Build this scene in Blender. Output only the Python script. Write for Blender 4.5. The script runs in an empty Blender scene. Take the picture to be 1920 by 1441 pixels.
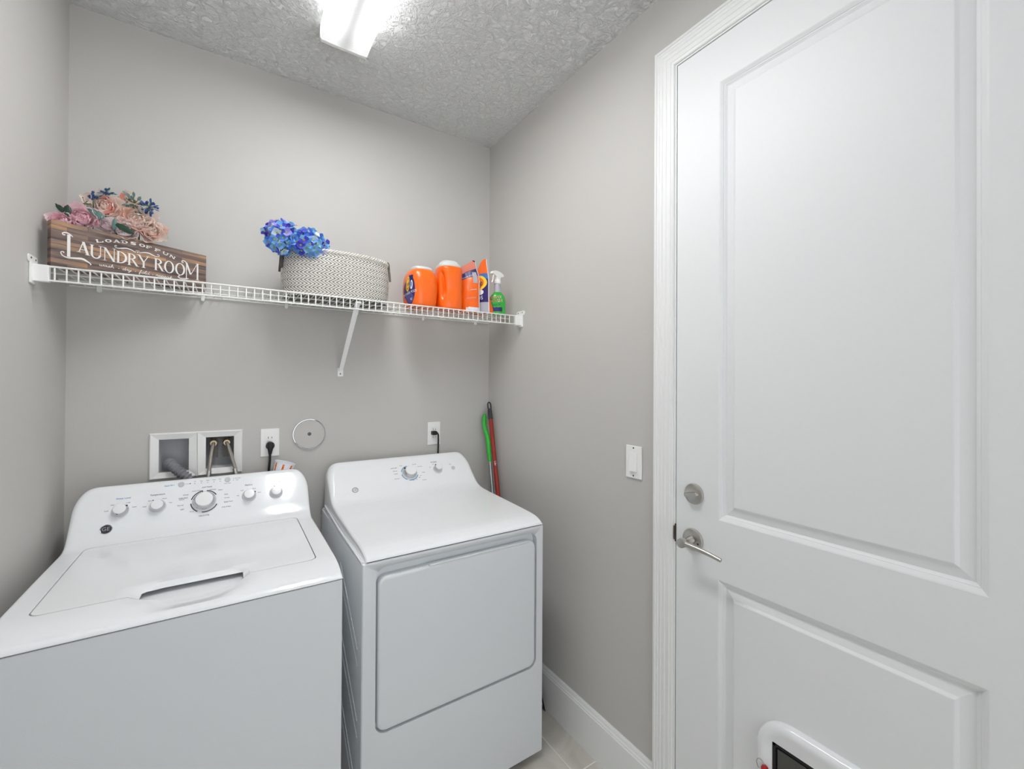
import bpy, bmesh, math, random
import numpy as np
from mathutils import Vector, Matrix
random.seed(7)
S = bpy.context.scene
C = S.collection
PI = math.pi

# ------------------------------------------------------------------ camera
yaw, pitch, roll = [math.radians(a) for a in (33.157, .310, .314)]
Fw = Vector((math.sin(yaw)*math.cos(pitch), math.cos(yaw)*math.cos(pitch), math.sin(pitch)))
r0 = Vector((math.cos(yaw), -math.sin(yaw), 0)); u0 = r0.cross(Fw)
Rt = r0*math.cos(roll) + u0*math.sin(roll); Up = -r0*math.sin(roll) + u0*math.cos(roll)
cam_d = bpy.data.cameras.new('camera'); cam = bpy.data.objects.new('camera', cam_d); C.objects.link(cam)
mw = Matrix((( Rt.x, Up.x, -Fw.x, 0), (Rt.y, Up.y, -Fw.y, -2.07), (Rt.z, Up.z, -Fw.z, 1.45), (0, 0, 0, 1)))
cam.matrix_world = mw
cam_d.sensor_width = 36; cam_d.sensor_fit = 'HORIZONTAL'; cam_d.lens = 809.9/1920*36
cam_d.shift_y = (711.15-720.5)/1920; cam_d.clip_start = .02
S.camera = cam

# ------------------------------------------------------------------ world, light, exposure
w = bpy.data.worlds.new('world'); S.world = w; w.use_nodes = True
w.node_tree.nodes['Background'].inputs[0].default_value = (.9, .95, 1, 1)
w.node_tree.nodes['Background'].inputs[1].default_value = .12
TUBE_STRENGTH = 84.0     # radiance of the two tubes seen through the lens
def area(name, loc, rot, sx, sy, power, col):
    l = bpy.data.lights.new(name, 'AREA'); l.shape = 'RECTANGLE'; l.size = sx; l.size_y = sy; l.energy = power; l.color = col
    o = bpy.data.objects.new(name, l); C.objects.link(o); o.location = loc; o.rotation_euler = rot
    return o
# added fill lamp, out of view, shining in through the opening behind the camera
area('added_fill_light', (.36, -3.9, 1.35), (math.radians(109), 0, 0), 2.0, 2.4, 26, (.95, .975, 1))
S.view_settings.view_transform = 'Standard'; S.view_settings.look = 'None'
S.view_settings.gamma = 1; S.view_settings.use_curve_mapping = False
S.view_settings.exposure = 0.32

# ------------------------------------------------------------------ materials
def lin(c):
    return tuple(((v/255)/12.92 if v/255 <= .04045 else ((v/255+.055)/1.055)**2.4) for v in c)
def mat(name, rgb, rough=.5, metal=0, bump=0, scale=60, vary=0, spec=.5, trans=0, coat=0, detail=3, emit=None, alpha=1):
    m = bpy.data.materials.new(name); m.use_nodes = True; nt = m.node_tree; N = nt.nodes
    b = N['Principled BSDF']; c = lin(rgb)
    b.inputs['Base Color'].default_value = (*c, 1); b.inputs['Roughness'].default_value = rough
    b.inputs['Metallic'].default_value = metal; b.inputs['Specular IOR Level'].default_value = spec
    b.inputs['Transmission Weight'].default_value = trans; b.inputs['Coat Weight'].default_value = coat
    b.inputs['Coat Roughness'].default_value = .08; b.inputs['Alpha'].default_value = alpha
    tc = N.new('ShaderNodeTexCoord'); nz = N.new('ShaderNodeTexNoise')
    nz.inputs['Scale'].default_value = scale; nz.inputs['Detail'].default_value = detail
    nt.links.new(tc.outputs['Object'], nz.inputs['Vector'])
    v = vary if vary else .015
    mr = N.new('ShaderNodeMixRGB'); mr.blend_type = 'MIX'
    mr.inputs[1].default_value = (*[x*(1-v) for x in c], 1); mr.inputs[2].default_value = (*[min(1, x*(1+v)) for x in c], 1)
    nt.links.new(nz.outputs[0], mr.inputs[0]); nt.links.new(mr.outputs[0], b.inputs['Base Color'])
    if bump:
        bp = N.new('ShaderNodeBump'); bp.inputs['Strength'].default_value = min(1, bump); bp.inputs['Distance'].default_value = .002*max(1, bump)
        nt.links.new(nz.outputs[0], bp.inputs['Height']); nt.links.new(bp.outputs[0], b.inputs['Normal'])
    if emit:
        b.inputs['Emission Color'].default_value = (*c, 1); b.inputs['Emission Strength'].default_value = emit
    return m

M_wall = mat('wall_paint', (200, 198, 194), .62, bump=.12, scale=170, detail=2, spec=.35)
M_trim = mat('white_trim_paint', (240, 241, 240), .38)
M_door = mat('white_door_paint', (236, 238, 239), .48, bump=.05, scale=90)
M_white = mat('white_enamel', (243, 245, 247), .10)
M_cab = mat('white_cabinet_paint', (224, 228, 231), .42, bump=.08, scale=400)
M_plast = mat('white_plastic', (246, 246, 244), .35)
M_wire = mat('white_vinyl_wire', (236, 236, 232), .35)
M_dark = mat('shadow_gap_black', (28, 28, 30), .8)
M_black = mat('black_rubber', (24, 24, 26), .45)
M_nickel = mat('satin_nickel', (196, 193, 188), .28, 1, bump=.05, scale=300)
M_chrome = mat('chrome', (196, 198, 201), .07, 1)
M_steel = mat('braided_steel', (176, 170, 164), .35, 1, bump=.8, scale=900)
M_brass = mat('dull_brass', (172, 158, 132), .35, 1)
M_but = mat('grey_button_plastic', (200, 202, 204), .3)
M_knob = mat('white_knob_plastic', (242, 243, 243), .25)
M_ink = mat('grey_printed_ink', (96, 100, 106), .6)
M_inkd = mat('dark_printed_ink', (50, 52, 58), .6)
M_inkb = mat('blue_printed_ink', (58, 138, 196), .6)
M_inkr = mat('orange_printed_ink', (214, 110, 60), .6)
M_hose = mat('grey_corrugated_plastic', (132, 132, 138), .5)
M_liner = mat('box_liner_plastic', (196, 197, 200), .5)
M_glove = mat('dark_valve_body', (92, 86, 78), .5)
M_signink = mat('white_sign_paint', (236, 234, 230), .6)
M_green = mat('green_leaf', (42, 84, 62), .5, vary=.25, scale=40)
M_greend = mat('dark_green_leaf', (26, 58, 42), .5, vary=.25, scale=40)
M_greenb = mat('blue_green_leaf', (92, 122, 118), .55, vary=.2, scale=40)
M_stem = mat('green_stem', (74, 96, 58), .6)
M_berry = mat('blue_berry', (44, 74, 132), .45, vary=.3, scale=80)
M_teal = mat('teal_sprig', (40, 92, 104), .5, vary=.3, scale=80)
M_orange = mat('orange_plastic', (255, 108, 12), .3, coat=.2)
M_lid = mat('frosted_white_lid', (206, 213, 211), .3)
M_film = mat('orange_pouch_film', (252, 108, 22), .25, bump=.5, scale=26, coat=.3)
M_filmp = mat('pale_salmon_film', (232, 134, 112), .3, bump=.4, scale=30)
M_filmw = mat('white_pouch_film', (226, 226, 230), .3, bump=.3, scale=30)
M_navy = mat('navy_label', (42, 34, 104), .35)
M_purple = mat('purple_label', (88, 78, 148), .35, vary=.4, scale=60)
M_yellow = mat('yellow_label', (246, 212, 60), .4)
M_lorange = mat('orange_label', (244, 128, 40), .4)
M_lwhite = mat('white_label', (236, 238, 244), .4)
M_lblue = mat('blue_label', (60, 116, 190), .4)
M_red = mat('red_label', (206, 40, 40), .4)
M_grbot = mat('green_bottle', (46, 176, 56), .22, coat=.3)
M_sleeve = mat('grey_shrink_sleeve', (176, 178, 188), .3)
M_redpole = mat('red_painted_pole', (158, 50, 38), .35)
M_grip = mat('dark_grip', (52, 54, 58), .6)
M_lime = mat('lime_green_plastic', (60, 186, 66), .4)
M_silver = mat('silver_pole', (178, 182, 184), .3, .8)
M_bristle = mat('black_bristle', (26, 24, 24), .9, bump=1, scale=300)
M_reed = mat('off_white_reed', (218, 215, 208), .6, vary=.12, scale=120)
M_reedg = mat('grey_reed', (150, 148, 142), .65, vary=.2, scale=120)
M_core = mat('dark_basket_core', (104, 101, 95), .85)
M_braid = mat('black_white_braid', (92, 88, 82), .7, vary=.6, scale=150)
M_copper = mat('strike_bronze', (104, 92, 84), .4, 1)
M_flap = mat('smoked_vinyl_flap', (74, 74, 72), .3)
M_screwhole = mat('dark_screw', (90, 92, 96), .4, .8)
M_latch = mat('red_latch', (176, 40, 40), .4)

# ceiling : knock-down texture
def mat_ceiling():
    m = mat('textured_ceiling', (248, 249, 248), .75, spec=.2); nt = m.node_tree; N = nt.nodes; b = N['Principled BSDF']
    tc = N.new('ShaderNodeTexCoord'); n1 = N.new('ShaderNodeTexNoise'); n1.inputs['Scale'].default_value = 40; n1.inputs['Detail'].default_value = 5
    n1.inputs['Distortion'].default_value = 1.3; n1.inputs['Roughness'].default_value = .62
    r = N.new('ShaderNodeValToRGB'); r.color_ramp.elements[0].position = .38; r.color_ramp.elements[1].position = .64
    bp = N.new('ShaderNodeBump'); bp.inputs['Strength'].default_value = .85; bp.inputs['Distance'].default_value = .009
    nt.links.new(tc.outputs['Object'], n1.inputs['Vector']); nt.links.new(n1.outputs[0], r.inputs[0])
    nt.links.new(r.outputs[0], bp.inputs['Height']); nt.links.new(bp.outputs[0], b.inputs['Normal'])
    return m
M_ceil = mat_ceiling()

def mat_floor():
    m = bpy.data.materials.new('stone_tile_floor'); m.use_nodes = True; nt = m.node_tree; N = nt.nodes; b = N['Principled BSDF']
    tc = N.new('ShaderNodeTexCoord'); sp = N.new('ShaderNodeSeparateXYZ'); nt.links.new(tc.outputs['Object'], sp.inputs[0])
    def line(sock, off):
        a = N.new('ShaderNodeMath'); a.operation = 'SUBTRACT'; a.inputs[1].default_value = off; nt.links.new(sock, a.inputs[0])
        p = N.new('ShaderNodeMath'); p.operation = 'PINGPONG'; p.inputs[1].default_value = .457/2; nt.links.new(a.outputs[0], p.inputs[0])
        g = N.new('ShaderNodeMapRange'); g.inputs[1].default_value = .0022; g.inputs[2].default_value = .0034
        nt.links.new(p.outputs[0], g.inputs[0]); return g.outputs[0]
    lx = line(sp.outputs[0], 1.081); ly = line(sp.outputs[1], -.859)
    mn = N.new('ShaderNodeMath'); mn.operation = 'MINIMUM'; nt.links.new(lx, mn.inputs[0]); nt.links.new(ly, mn.inputs[1])
    nz = N.new('ShaderNodeTexNoise'); nz.inputs['Scale'].default_value = 5; nz.inputs['Detail'].default_value = 6; nz.inputs['Distortion'].default_value = 1.5
    nt.links.new(tc.outputs['Object'], nz.inputs['Vector'])
    cr = N.new('ShaderNodeValToRGB'); cr.color_ramp.elements[0].position = .35; cr.color_ramp.elements[1].position = .7
    cr.color_ramp.elements[0].color = (*lin((192, 187, 178)), 1); cr.color_ramp.elements[1].color = (*lin((218, 214, 206)), 1)
    nt.links.new(nz.outputs[0], cr.inputs[0])
    mx = N.new('ShaderNodeMixRGB'); mx.inputs[1].default_value = (*lin((238, 234, 225)), 1)
    nt.links.new(mn.outputs[0], mx.inputs[0]); nt.links.new(cr.outputs[0], mx.inputs[2]); nt.links.new(mx.outputs[0], b.inputs['Base Color'])
    bp = N.new('ShaderNodeBump'); bp.inputs['Strength'].default_value = .6; bp.inputs['Distance'].default_value = .002
    nt.links.new(mn.outputs[0], bp.inputs['Height']); nt.links.new(bp.outputs[0], b.inputs['Normal'])
    b.inputs['Roughness'].default_value = .45
    return m
M_floor = mat_floor()

def mat_wood():
    # rows of narrow reclaimed planks, varied along the length; object x along the sign, z up
    m = bpy.data.materials.new('reclaimed_plank_print'); m.use_nodes = True; nt = m.node_tree; N = nt.nodes; b = N['Principled BSDF']
    tc = N.new('ShaderNodeTexCoord'); mp = N.new('ShaderNodeMapping'); mp.vector_type = 'POINT'
    nt.links.new(tc.outputs['Object'], mp.inputs['Vector'])
    br = N.new('ShaderNodeTexBrick'); br.offset = .37; br.squash = 1
    sp = N.new('ShaderNodeSeparateXYZ'); cb = N.new('ShaderNodeCombineXYZ'); nt.links.new(tc.outputs['Object'], sp.inputs[0])
    nt.links.new(sp.outputs[0], cb.inputs[0]); nt.links.new(sp.outputs[2], cb.inputs[1])
    nt.links.new(cb.outputs[0], br.inputs['Vector'])
    br.inputs['Color1'].default_value = (0, 0, 0, 1); br.inputs['Color2'].default_value = (1, 1, 1, 1); br.inputs['Mortar'].default_value = (.1, .1, .1, 1)
    br.inputs['Scale'].default_value = 1; br.inputs['Mortar Size'].default_value = .0006; br.inputs['Bias'].default_value = 0
    br.inputs['Brick Width'].default_value = .125; br.inputs['Row Height'].default_value = .0138
    n1 = N.new('ShaderNodeTexNoise'); n1.inputs['Scale'].default_value = 7; n1.inputs['Detail'].default_value = 8; n1.inputs['Roughness'].default_value = .65
    m2 = N.new('ShaderNodeMapping'); m2.inputs['Scale'].default_value = (1, 1, 14); nt.links.new(tc.outputs['Object'], m2.inputs['Vector']); nt.links.new(m2.outputs[0], n1.inputs['Vector'])
    ad = N.new('ShaderNodeMath'); ad.operation = 'MULTIPLY_ADD'; ad.inputs[1].default_value = .5
    nt.links.new(br.outputs['Color'], ad.inputs[0])
    ml = N.new('ShaderNodeMath'); ml.operation = 'MULTIPLY_ADD'; ml.inputs[1].default_value = 1.7; ml.inputs[2].default_value = -.66
    nt.links.new(n1.outputs[0], ml.inputs[0]); nt.links.new(ml.outputs[0], ad.inputs[2])
    cr = N.new('ShaderNodeValToRGB'); e = cr.color_ramp.elements
    e[0].position = .1; e[0].color = (*lin((76, 64, 62)), 1); e[1].position = .95; e[1].color = (*lin((214, 168, 122)), 1)
    for p, c in ((.35, (112, 94, 88)), (.55, (140, 116, 102)), (.75, (176, 134, 98))):
        q = e.new(p); q.color = (*lin(c), 1)
    nt.links.new(ad.outputs[0], cr.inputs[0]); nt.links.new(cr.outputs[0], b.inputs['Base Color'])
    b.inputs['Roughness'].default_value = .65
    return m
M_wood = mat_wood()

# ------------------------------------------------------------------ mesh building
class MB:
    def __init__(s): s.v = []; s.f = []; s.m = []; s.cur = 0
    def add(s, vs, fs, mi=None, T=None):
        o = len(s.v)
        for p in vs:
            p = Vector(p); s.v.append(T @ p if T is not None else p)
        for f in fs: s.f.append(tuple(i+o for i in f)); s.m.append(s.cur if mi is None else mi)
    def box(s, a, b, mi=None, T=None):
        x0, x1 = sorted((a[0], b[0])); y0, y1 = sorted((a[1], b[1])); z0, z1 = sorted((a[2], b[2]))
        s.add([(x0,y0,z0),(x1,y0,z0),(x1,y1,z0),(x0,y1,z0),(x0,y0,z1),(x1,y0,z1),(x1,y1,z1),(x0,y1,z1)],
              [(0,3,2,1),(4,5,6,7),(0,1,5,4),(1,2,6,5),(2,3,7,6),(3,0,4,7)], mi, T)
    def tube(s, pts, r, n=8, mi=None, cap=True, T=None):
        pts = [Vector(p) for p in pts]; rr = r if hasattr(r, '__len__') else [r]*len(pts)
        vs = []; fs = []; prev = None
        for i, p in enumerate(pts):
            d = (pts[min(i+1, len(pts)-1)] - pts[max(i-1, 0)]).normalized()
            if prev is None:
                a = Vector((0,0,1)) if abs(d.z) < .9 else Vector((1,0,0)); x = d.cross(a).normalized()
            else: x = (prev - d*prev.dot(d)).normalized()
            prev = x; y = d.cross(x)
            for k in range(n):
                t = 2*PI*k/n; vs.append(p + (x*math.cos(t) + y*math.sin(t))*rr[i])
        for i in range(len(pts)-1):
            for k in range(n):
                a = i*n+k; b = i*n+(k+1) % n; fs.append((a, b, b+n, a+n))
        if cap: fs.append(tuple(range(n))[::-1]); fs.append(tuple(range((len(pts)-1)*n, len(pts)*n)))
        s.add(vs, fs, mi, T)
    def lathe(s, prof, n=32, T=None, mi=None, capb=True, capt=True):
        vs = []; fs = []
        for (r, z) in prof:
            for k in range(n): t = 2*PI*k/n; vs.append((r*math.cos(t), r*math.sin(t), z))
        for i in range(len(prof)-1):
            for k in range(n):
                a = i*n+k; b = i*n+(k+1) % n; fs.append((a, b, b+n, a+n))
        if capb: fs.append(tuple(range(n))[::-1])
        if capt: fs.append(tuple(range((len(prof)-1)*n, len(prof)*n)))
        s.add(vs, fs, mi, T)
    def prism(s, poly, h0, h1, T=None, mi=None):
        # polygon in local xy, extruded z h0..h1 (counter-clockwise)
        n = len(poly); vs = [(p[0], p[1], h0) for p in poly] + [(p[0], p[1], h1) for p in poly]
        fs = [tuple(range(n))[::-1], tuple(range(n, 2*n))] + [(i, (i+1) % n, (i+1) % n+n, i+n) for i in range(n)]
        s.add(vs, fs, mi, T)
    def grid(s, P, closed_u=False, mi=None, T=None):
        nu = len(P); nv = len(P[0]); vs = [p for row in P for p in row]; fs = []
        for i in range(nu if closed_u else nu-1):
            for j in range(nv-1):
                a = i*nv+j; b = ((i+1) % nu)*nv+j; fs.append((a, b, b+1, a+1))
        s.add(vs, fs, mi, T)
    def build(s, name, mats, parent=None, smooth=None, bevel=0, seg=2):
        me = bpy.data.meshes.new(name); me.from_pydata([tuple(v) for v in s.v], [], s.f); me.update()
        mats = mats if isinstance(mats, (list, tuple)) else [mats]
        for m in mats: me.materials.append(m)
        if len(mats) > 1: me.polygons.foreach_set('material_index', s.m)
        bm = bmesh.new(); bm.from_mesh(me); bmesh.ops.recalc_face_normals(bm, faces=bm.faces) if smooth != 'keep' else None; bm.to_mesh(me); bm.free()
        if smooth:
            me.polygons.foreach_set('use_smooth', [True]*len(me.polygons))
            if smooth not in ('keep', 'all'): me.set_sharp_from_angle(angle=math.radians(smooth))
        o = bpy.data.objects.new(name, me); C.objects.link(o)
        if parent is not None: o.parent = parent
        if bevel:
            b = o.modifiers.new('bevel', 'BEVEL'); b.width = bevel; b.segments = seg; b.limit_method = 'ANGLE'; b.angle_limit = math.radians(35)
            me.polygons.foreach_set('use_smooth', [True]*len(me.polygons)); b.harden_normals = True
        return o

def tag(o, label, cat, group=None):
    o['label'] = label; o['category'] = cat
    if group: o['group'] = group
    return o
def struct(o, label=None, cat=None):
    o['kind'] = 'structure'
    if label: o['label'] = label; o['category'] = cat
    return o
def thing(name, loc, label, cat, group=None):
    o = bpy.data.objects.new(name, None); C.objects.link(o); o.location = loc; o.empty_display_size = .05
    return tag(o, label, cat, group)
def par(o, p):
    """parent keeping the world-space coordinates the mesh was written in"""
    o.parent = p; o.matrix_parent_inverse = Matrix.Translation(-Vector(p.location)) if p.parent is None else Matrix.Identity(4)
    return o
def child(mb, name, mats, p, **k):
    o = mb.build(name, mats, None, **k)
    if p is not None:
        off = Vector((0, 0, 0)); q = p
        while q is not None: off = off + q.location; q = q.parent
        for v in o.data.vertices: v.co = v.co - off
        o.parent = p
    return o
def frame(o, xd, zd):
    zd = Vector(zd).normalized(); xd = Vector(xd); xd = (xd - zd*xd.dot(zd)).normalized(); yd = zd.cross(xd)
    o = Vector(o)
    return Matrix(((xd.x, yd.x, zd.x, o.x), (xd.y, yd.y, zd.y, o.y), (xd.z, yd.z, zd.z, o.z), (0,0,0,1)))
def bake(o):
    bpy.context.view_layer.update(); dg = bpy.context.evaluated_depsgraph_get()
    me = bpy.data.meshes.new_from_object(o.evaluated_get(dg)); o.modifiers.clear(); o.data = me
def boolean(o, cutter, op='DIFFERENCE'):
    m = o.modifiers.new('b', 'BOOLEAN'); m.object = cutter; m.operation = op; m.solver = 'EXACT'; bake(o)
def rrect(x0, x1, y0, y1, r, n=6):
    P = []
    for cx, cy, a in ((x1-r, y1-r, 0), (x0+r, y1-r, 90), (x0+r, y0+r, 180), (x1-r, y0+r, 270)):
        for k in range(n+1):
            t = math.radians(a + 90*k/n); P.append((cx+r*math.cos(t), cy+r*math.sin(t)))
    return P
def textmesh(s, size, depth=.0003, align='CENTER', spacing=1.0):
    cu = bpy.data.curves.new('t', 'FONT'); cu.body = s; cu.size = size; cu.extrude = depth; cu.align_x = align; cu.align_y = 'CENTER'
    cu.space_character = spacing; cu.resolution_u = 3
    o = bpy.data.objects.new('t', cu); C.objects.link(o); bpy.context.view_layer.update()
    dg = bpy.context.evaluated_depsgraph_get(); me = bpy.data.meshes.new_from_object(o.evaluated_get(dg))
    vs = [tuple(v.co) for v in me.vertices]; fs = [tuple(p.vertices) for p in me.polygons]
    bpy.data.objects.remove(o); bpy.data.curves.remove(cu); bpy.data.meshes.remove(me)
    return vs, fs

# ================================================================== ROOM
XL, XR, H = -.47, 1.198, 2.74
YF = -2.85
t = .12
def wallbox(name, boxes, m=M_wall):
    mb = MB()
    for a, b in boxes: mb.box(a, b)
    return struct(mb.build(name, m))
# hole for the laundry outlet box
hx0, hx1, hz0, hz1 = -.2445, .0415, 1.0825, 1.2475
wallbox('wall_back', [((XL-t, 0, 0), (hx0, t, H)), ((hx1, 0, 0), (XR+t, t, H)), ((hx0, 0, 0), (hx1, t, hz0)), ((hx0, 0, hz1), (hx1, t, H)), ((hx0, .1, hz0), (hx1, t, hz1))])
wallbox('wall_left', [((XL-t, YF, 0), (XL, 0, H))])
DY0, DY1, DZ = -2.022, -1.2018, 2.465          # door slab
wallbox('wall_right', [((XR, DY1+.004, 0), (XR+t, 0, H)), ((XR, YF, 0), (XR+t, DY0-.004, H)), ((XR, DY0-.004, DZ+.004), (XR+t, DY1+.004, H)), ((XR+.06, DY0-.004, 0), (XR+t, DY1+.004, DZ+.004))])
wallbox('wall_front', [((XL-t, YF-t, 0), (-.36, YF, H)), ((1.08, YF-t, 0), (XR+t, YF, H)), ((-.36, YF-t, 2.5), (1.08, YF, H))])
mb = MB(); mb.box((XL-t, YF-1.8, -.05), (XR+t, t, 0)); struct(mb.build('floor', M_floor))
mb = MB(); mb.box((XL-t, YF-1.8, H), (XR+t, t, H+.05)); struct(mb.build('ceiling', M_ceil))
# baseboards : profile (out, z)
bp_prof = [(0, 0), (.015, 0), (.015, .150), (.0125, .153), (.0125, .158), (.009, .163), (.0075, .170), (.0045, .1765), (0, .1765)]
def baseboard(name, p0, p1, nrm):
    mb = MB(); n = len(bp_prof); vs = []
    for p in (p0, p1):
        for o, z in bp_prof: vs.append((p[0]+nrm[0]*o, p[1]+nrm[1]*o, z))
    mb.add(vs, [(i, (i+1) % n, (i+1) % n+n, i+n) for i in range(n)] + [tuple(range(n)), tuple(range(n, 2*n))])
    return struct(mb.build(name, M_trim))
baseboard('baseboard_right', (XR, -1.1235), (XR, 0), (-1, 0))
baseboard('baseboard_back', (XL, 0), (XR-.015, 0), (0, -1))
baseboard('baseboard_left', (XL, -2.85), (XL, -.015), (1, 0))

# ---- door casing (fluted), swept around the opening
cas = [(0, 0), (0, .0165), (.004, .018), (.0085, .018), (.0100, .0145), (.0135, .0150), (.0175, .0160), (.0195, .0140), (.0235, .0150), (.0290, .0150), (.0310, .0130), (.0350, .0140), (.0430, .0135), (.0450, .0115), (.0490, .0122), (.058, .0115), (.0600, .0095), (.0665, .0085), (.069, .006), (.069, 0)]
mb = MB(); n = len(cas); vs = []
yo, zo = -1.1235, 2.5425; yo2 = DY0-.0782
for (py, pz, dy, dz) in ((yo, 0, -1, 0), (yo, zo, -1, -1), (yo2, zo, 1, -1), (yo2, 0, 1, 0)):
    for o, d in cas: vs.append((XR-d, py+dy*o, pz+dz*o))
fs = []
for k in range(3): fs += [(k*n+i, k*n+i+1, (k+1)*n+i+1, (k+1)*n+i) for i in range(n-1)]
mb.add(vs, fs)
struct(mb.build('trim_1', M_trim, smooth=25))
mb = MB()   # jamb edge reveal between casing and slab
mb.box((XR-.002, yo-.069, 0), (XR+.06, DY1+.0032, DZ+.011)); mb.box((XR-.002, DY0-.0032, 0), (XR+.06, yo2+.069, DZ+.011)); mb.box((XR-.002, DY0-.0032, DZ+.0035), (XR+.06, DY1+.0032, DZ+.011))
struct(mb.build('trim_2', M_trim, bevel=.001))

# ---- door slab with two moulded panels
door = bpy.data.objects.new('door_1', None); C.objects.link(door); door.location = (XR, (DY0+DY1)/2, 0); struct(door)
mb = MB(); xf = XR-.001
pan = [(-1.3427, -1.8806, 1.0495, 2.333), (-1.3427, -1.8806, .20, .8765)]
ys = [DY1, pan[0][0], pan[0][1], DY0]; zs = [.012, .20, .8765, 1.0495, 2.333, DZ]
for i in range(3):
    for j in range(5):
        if i == 1 and j in (1, 3): continue
        mb.add([(xf, ys[i], zs[j]), (xf, ys[i+1], zs[j]), (xf, ys[i+1], zs[j+1]), (xf, ys[i], zs[j+1])], [(0, 1, 2, 3)])
prof = [(0, 0), (.003, .0012), (.0095, .0055), (.0105, .0075), (.0125, .0078), (.0155, .0105), (.0185, .0125), (.0405, .0068), (.0465, .0018), (.0485, .0012)]
for (ya, yb, za, zb) in pan:
    P = []
    for o, d in prof: P.append([(xf+d, ya-o, za+o), (xf+d, yb+o, za+o), (xf+d, yb+o, zb-o), (xf+d, ya-o, zb-o)])
    mb.grid([[P[i][j] for i in range(len(P))] for j in range(4)], closed_u=True)
    mb.add(P[-1], [(0, 1, 2, 3)])
mb.add([(xf, DY1, .012), (xf, DY0, .012), (xf, DY0, DZ), (xf, DY1, DZ), (xf+.042, DY1, .012), (xf+.042, DY0, .012), (xf+.042, DY0, DZ), (xf+.042, DY1, DZ)],
       [(0, 1, 5, 4), (1, 2, 6, 5), (2, 3, 7, 6), (3, 0, 4, 7), (4, 5, 6, 7)])
slab = child(mb, 'door_slab', M_door, door)
def disc_T(y, z, x=XR-.001): return frame((x, y, z), (0, -1, 0), (-1, 0, 0))   # local z points into the room
# deadbolt
T = disc_T(-1.2655, 1.1095)
mb = MB(); mb.lathe([(.032, 0), (.032, .003), (.030, .007), (.024, .0095), (.012, .0105)], 40, T)
db = child(mb, 'deadbolt', M_nickel, door, smooth=40)
mb = MB(); mb.prism([(p[0], p[1]) for p in rrect(-.021, .021, -.0060, .0060, .005)], .010, .024, T @ Matrix.Rotation(math.radians(10), 4, 'Z'))
child(mb, 'thumb_turn', M_nickel, db, bevel=.0015)
# lever
T = disc_T(-1.2625, .969)
mb = MB(); mb.lathe([(.034, 0), (.034, .004), (.032, .008), (.026, .0105), (.014, .0115)], 40, T)
lv = child(mb, 'lever_rose', M_nickel, door, smooth=40)
mb = MB(); mb.lathe([(.0125, .010), (.0125, .018), (.0105, .020), (.0105, .040), (.0135, .046), (.0145, .056), (.0135, .064), (.006, .067)], 28, T)
pts = []; 
for k in range(14):
    q = k/13; pts.append(T @ Vector((.004+.116*q, -.012*q*q+.0, .056-.004*q)))
mb.tube(pts, [.0085-.0030*(k/13) for k in range(14)], 12)
child(mb, 'lever_handle', M_nickel, lv, smooth=50)
mb = MB()
for sx in (-.022, .022): mb.lathe([(.0035, .0098), (.0035, .0112)], 12, T @ Matrix.Translation((sx, -.006, 0)))
child(mb, 'screw', M_screwhole, lv)
# latch strike seen in the jamb gap
mb = MB(); mb.box((XR-.0035, DY1+.0005, .944), (XR+.02, DY1+.005, 1.0)); mb.box((XR-.006, DY1+.002, .950), (XR-.002, DY1+.007, .994))
o = child(mb, 'strike_plate', M_copper, door, bevel=.0008)

# ---- pet door in the lower panel : bulging white frame, dark flap, red lock
pd = thing('pet_door', (XR, -1.61, .37), 'white plastic pet flap with dark vinyl flap set low in the white door', 'pet door')
mb = MB()
def rr3(off, d, r): return [(xf-d, -p[0], p[1]) for p in rrect(1.457+off, 1.763-off, .17+off, .583-off, max(.004, r-off), 10)]
rings = [rr3(o, d, .088) for o, d in ((0, -.006), (.001, .004), (.005, .013), (.012, .018), (.020, .019), (.030, .016), (.0395, .012))]
inner = [(xf-.012, -p[0], p[1]) for p in rrect(1.499, 1.721, .21, .5225, .004, 10)]
inner2 = [(xf+.004, q[1], q[2]) for q in inner]
R = rings[:-1] + [inner, inner2]
mb.grid([[R[i][j] for i in range(len(R))] for j in range(len(R[0]))], closed_u=True)
child(mb, 'frame', M_white, pd, smooth=40)
mb = MB(); mb.box((xf-.004, -1.721, .21), (xf-.001, -1.499, .522))
mb.box((xf-.010, -1.721, .5135), (xf-.003, -1.499, .5225)); mb.box((xf-.010, -1.5065, .21), (xf-.003, -1.499, .5225)); mb.box((xf-.010, -1.721, .21), (xf-.003, -1.7135, .5225))
child(mb, 'flap_rim', M_dark, pd)
mb = MB(); mb.box((xf-.008, -1.710, .215), (xf-.0045, -1.510, .508)); child(mb, 'flap', M_flap, pd, bevel=.0015)
mb = MB(); Tl = disc_T(-1.487, .447, xf-.018); mb.lathe([(.007, 0), (.009, .004), (.008, .010), (.003, .013)], 16, Tl)
child(mb, 'lock_knob', M_latch, pd, smooth=40)
mb = MB(); mb.tube([disc_T(-1.476, .452, xf-.022) @ Vector((.010*math.cos(a), .013*math.sin(a), .002)) for a in [2*PI*k/16 for k in range(15)]], .0012, 6)
child(mb, 'wire_ring', M_nickel, pd, smooth=60)

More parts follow.
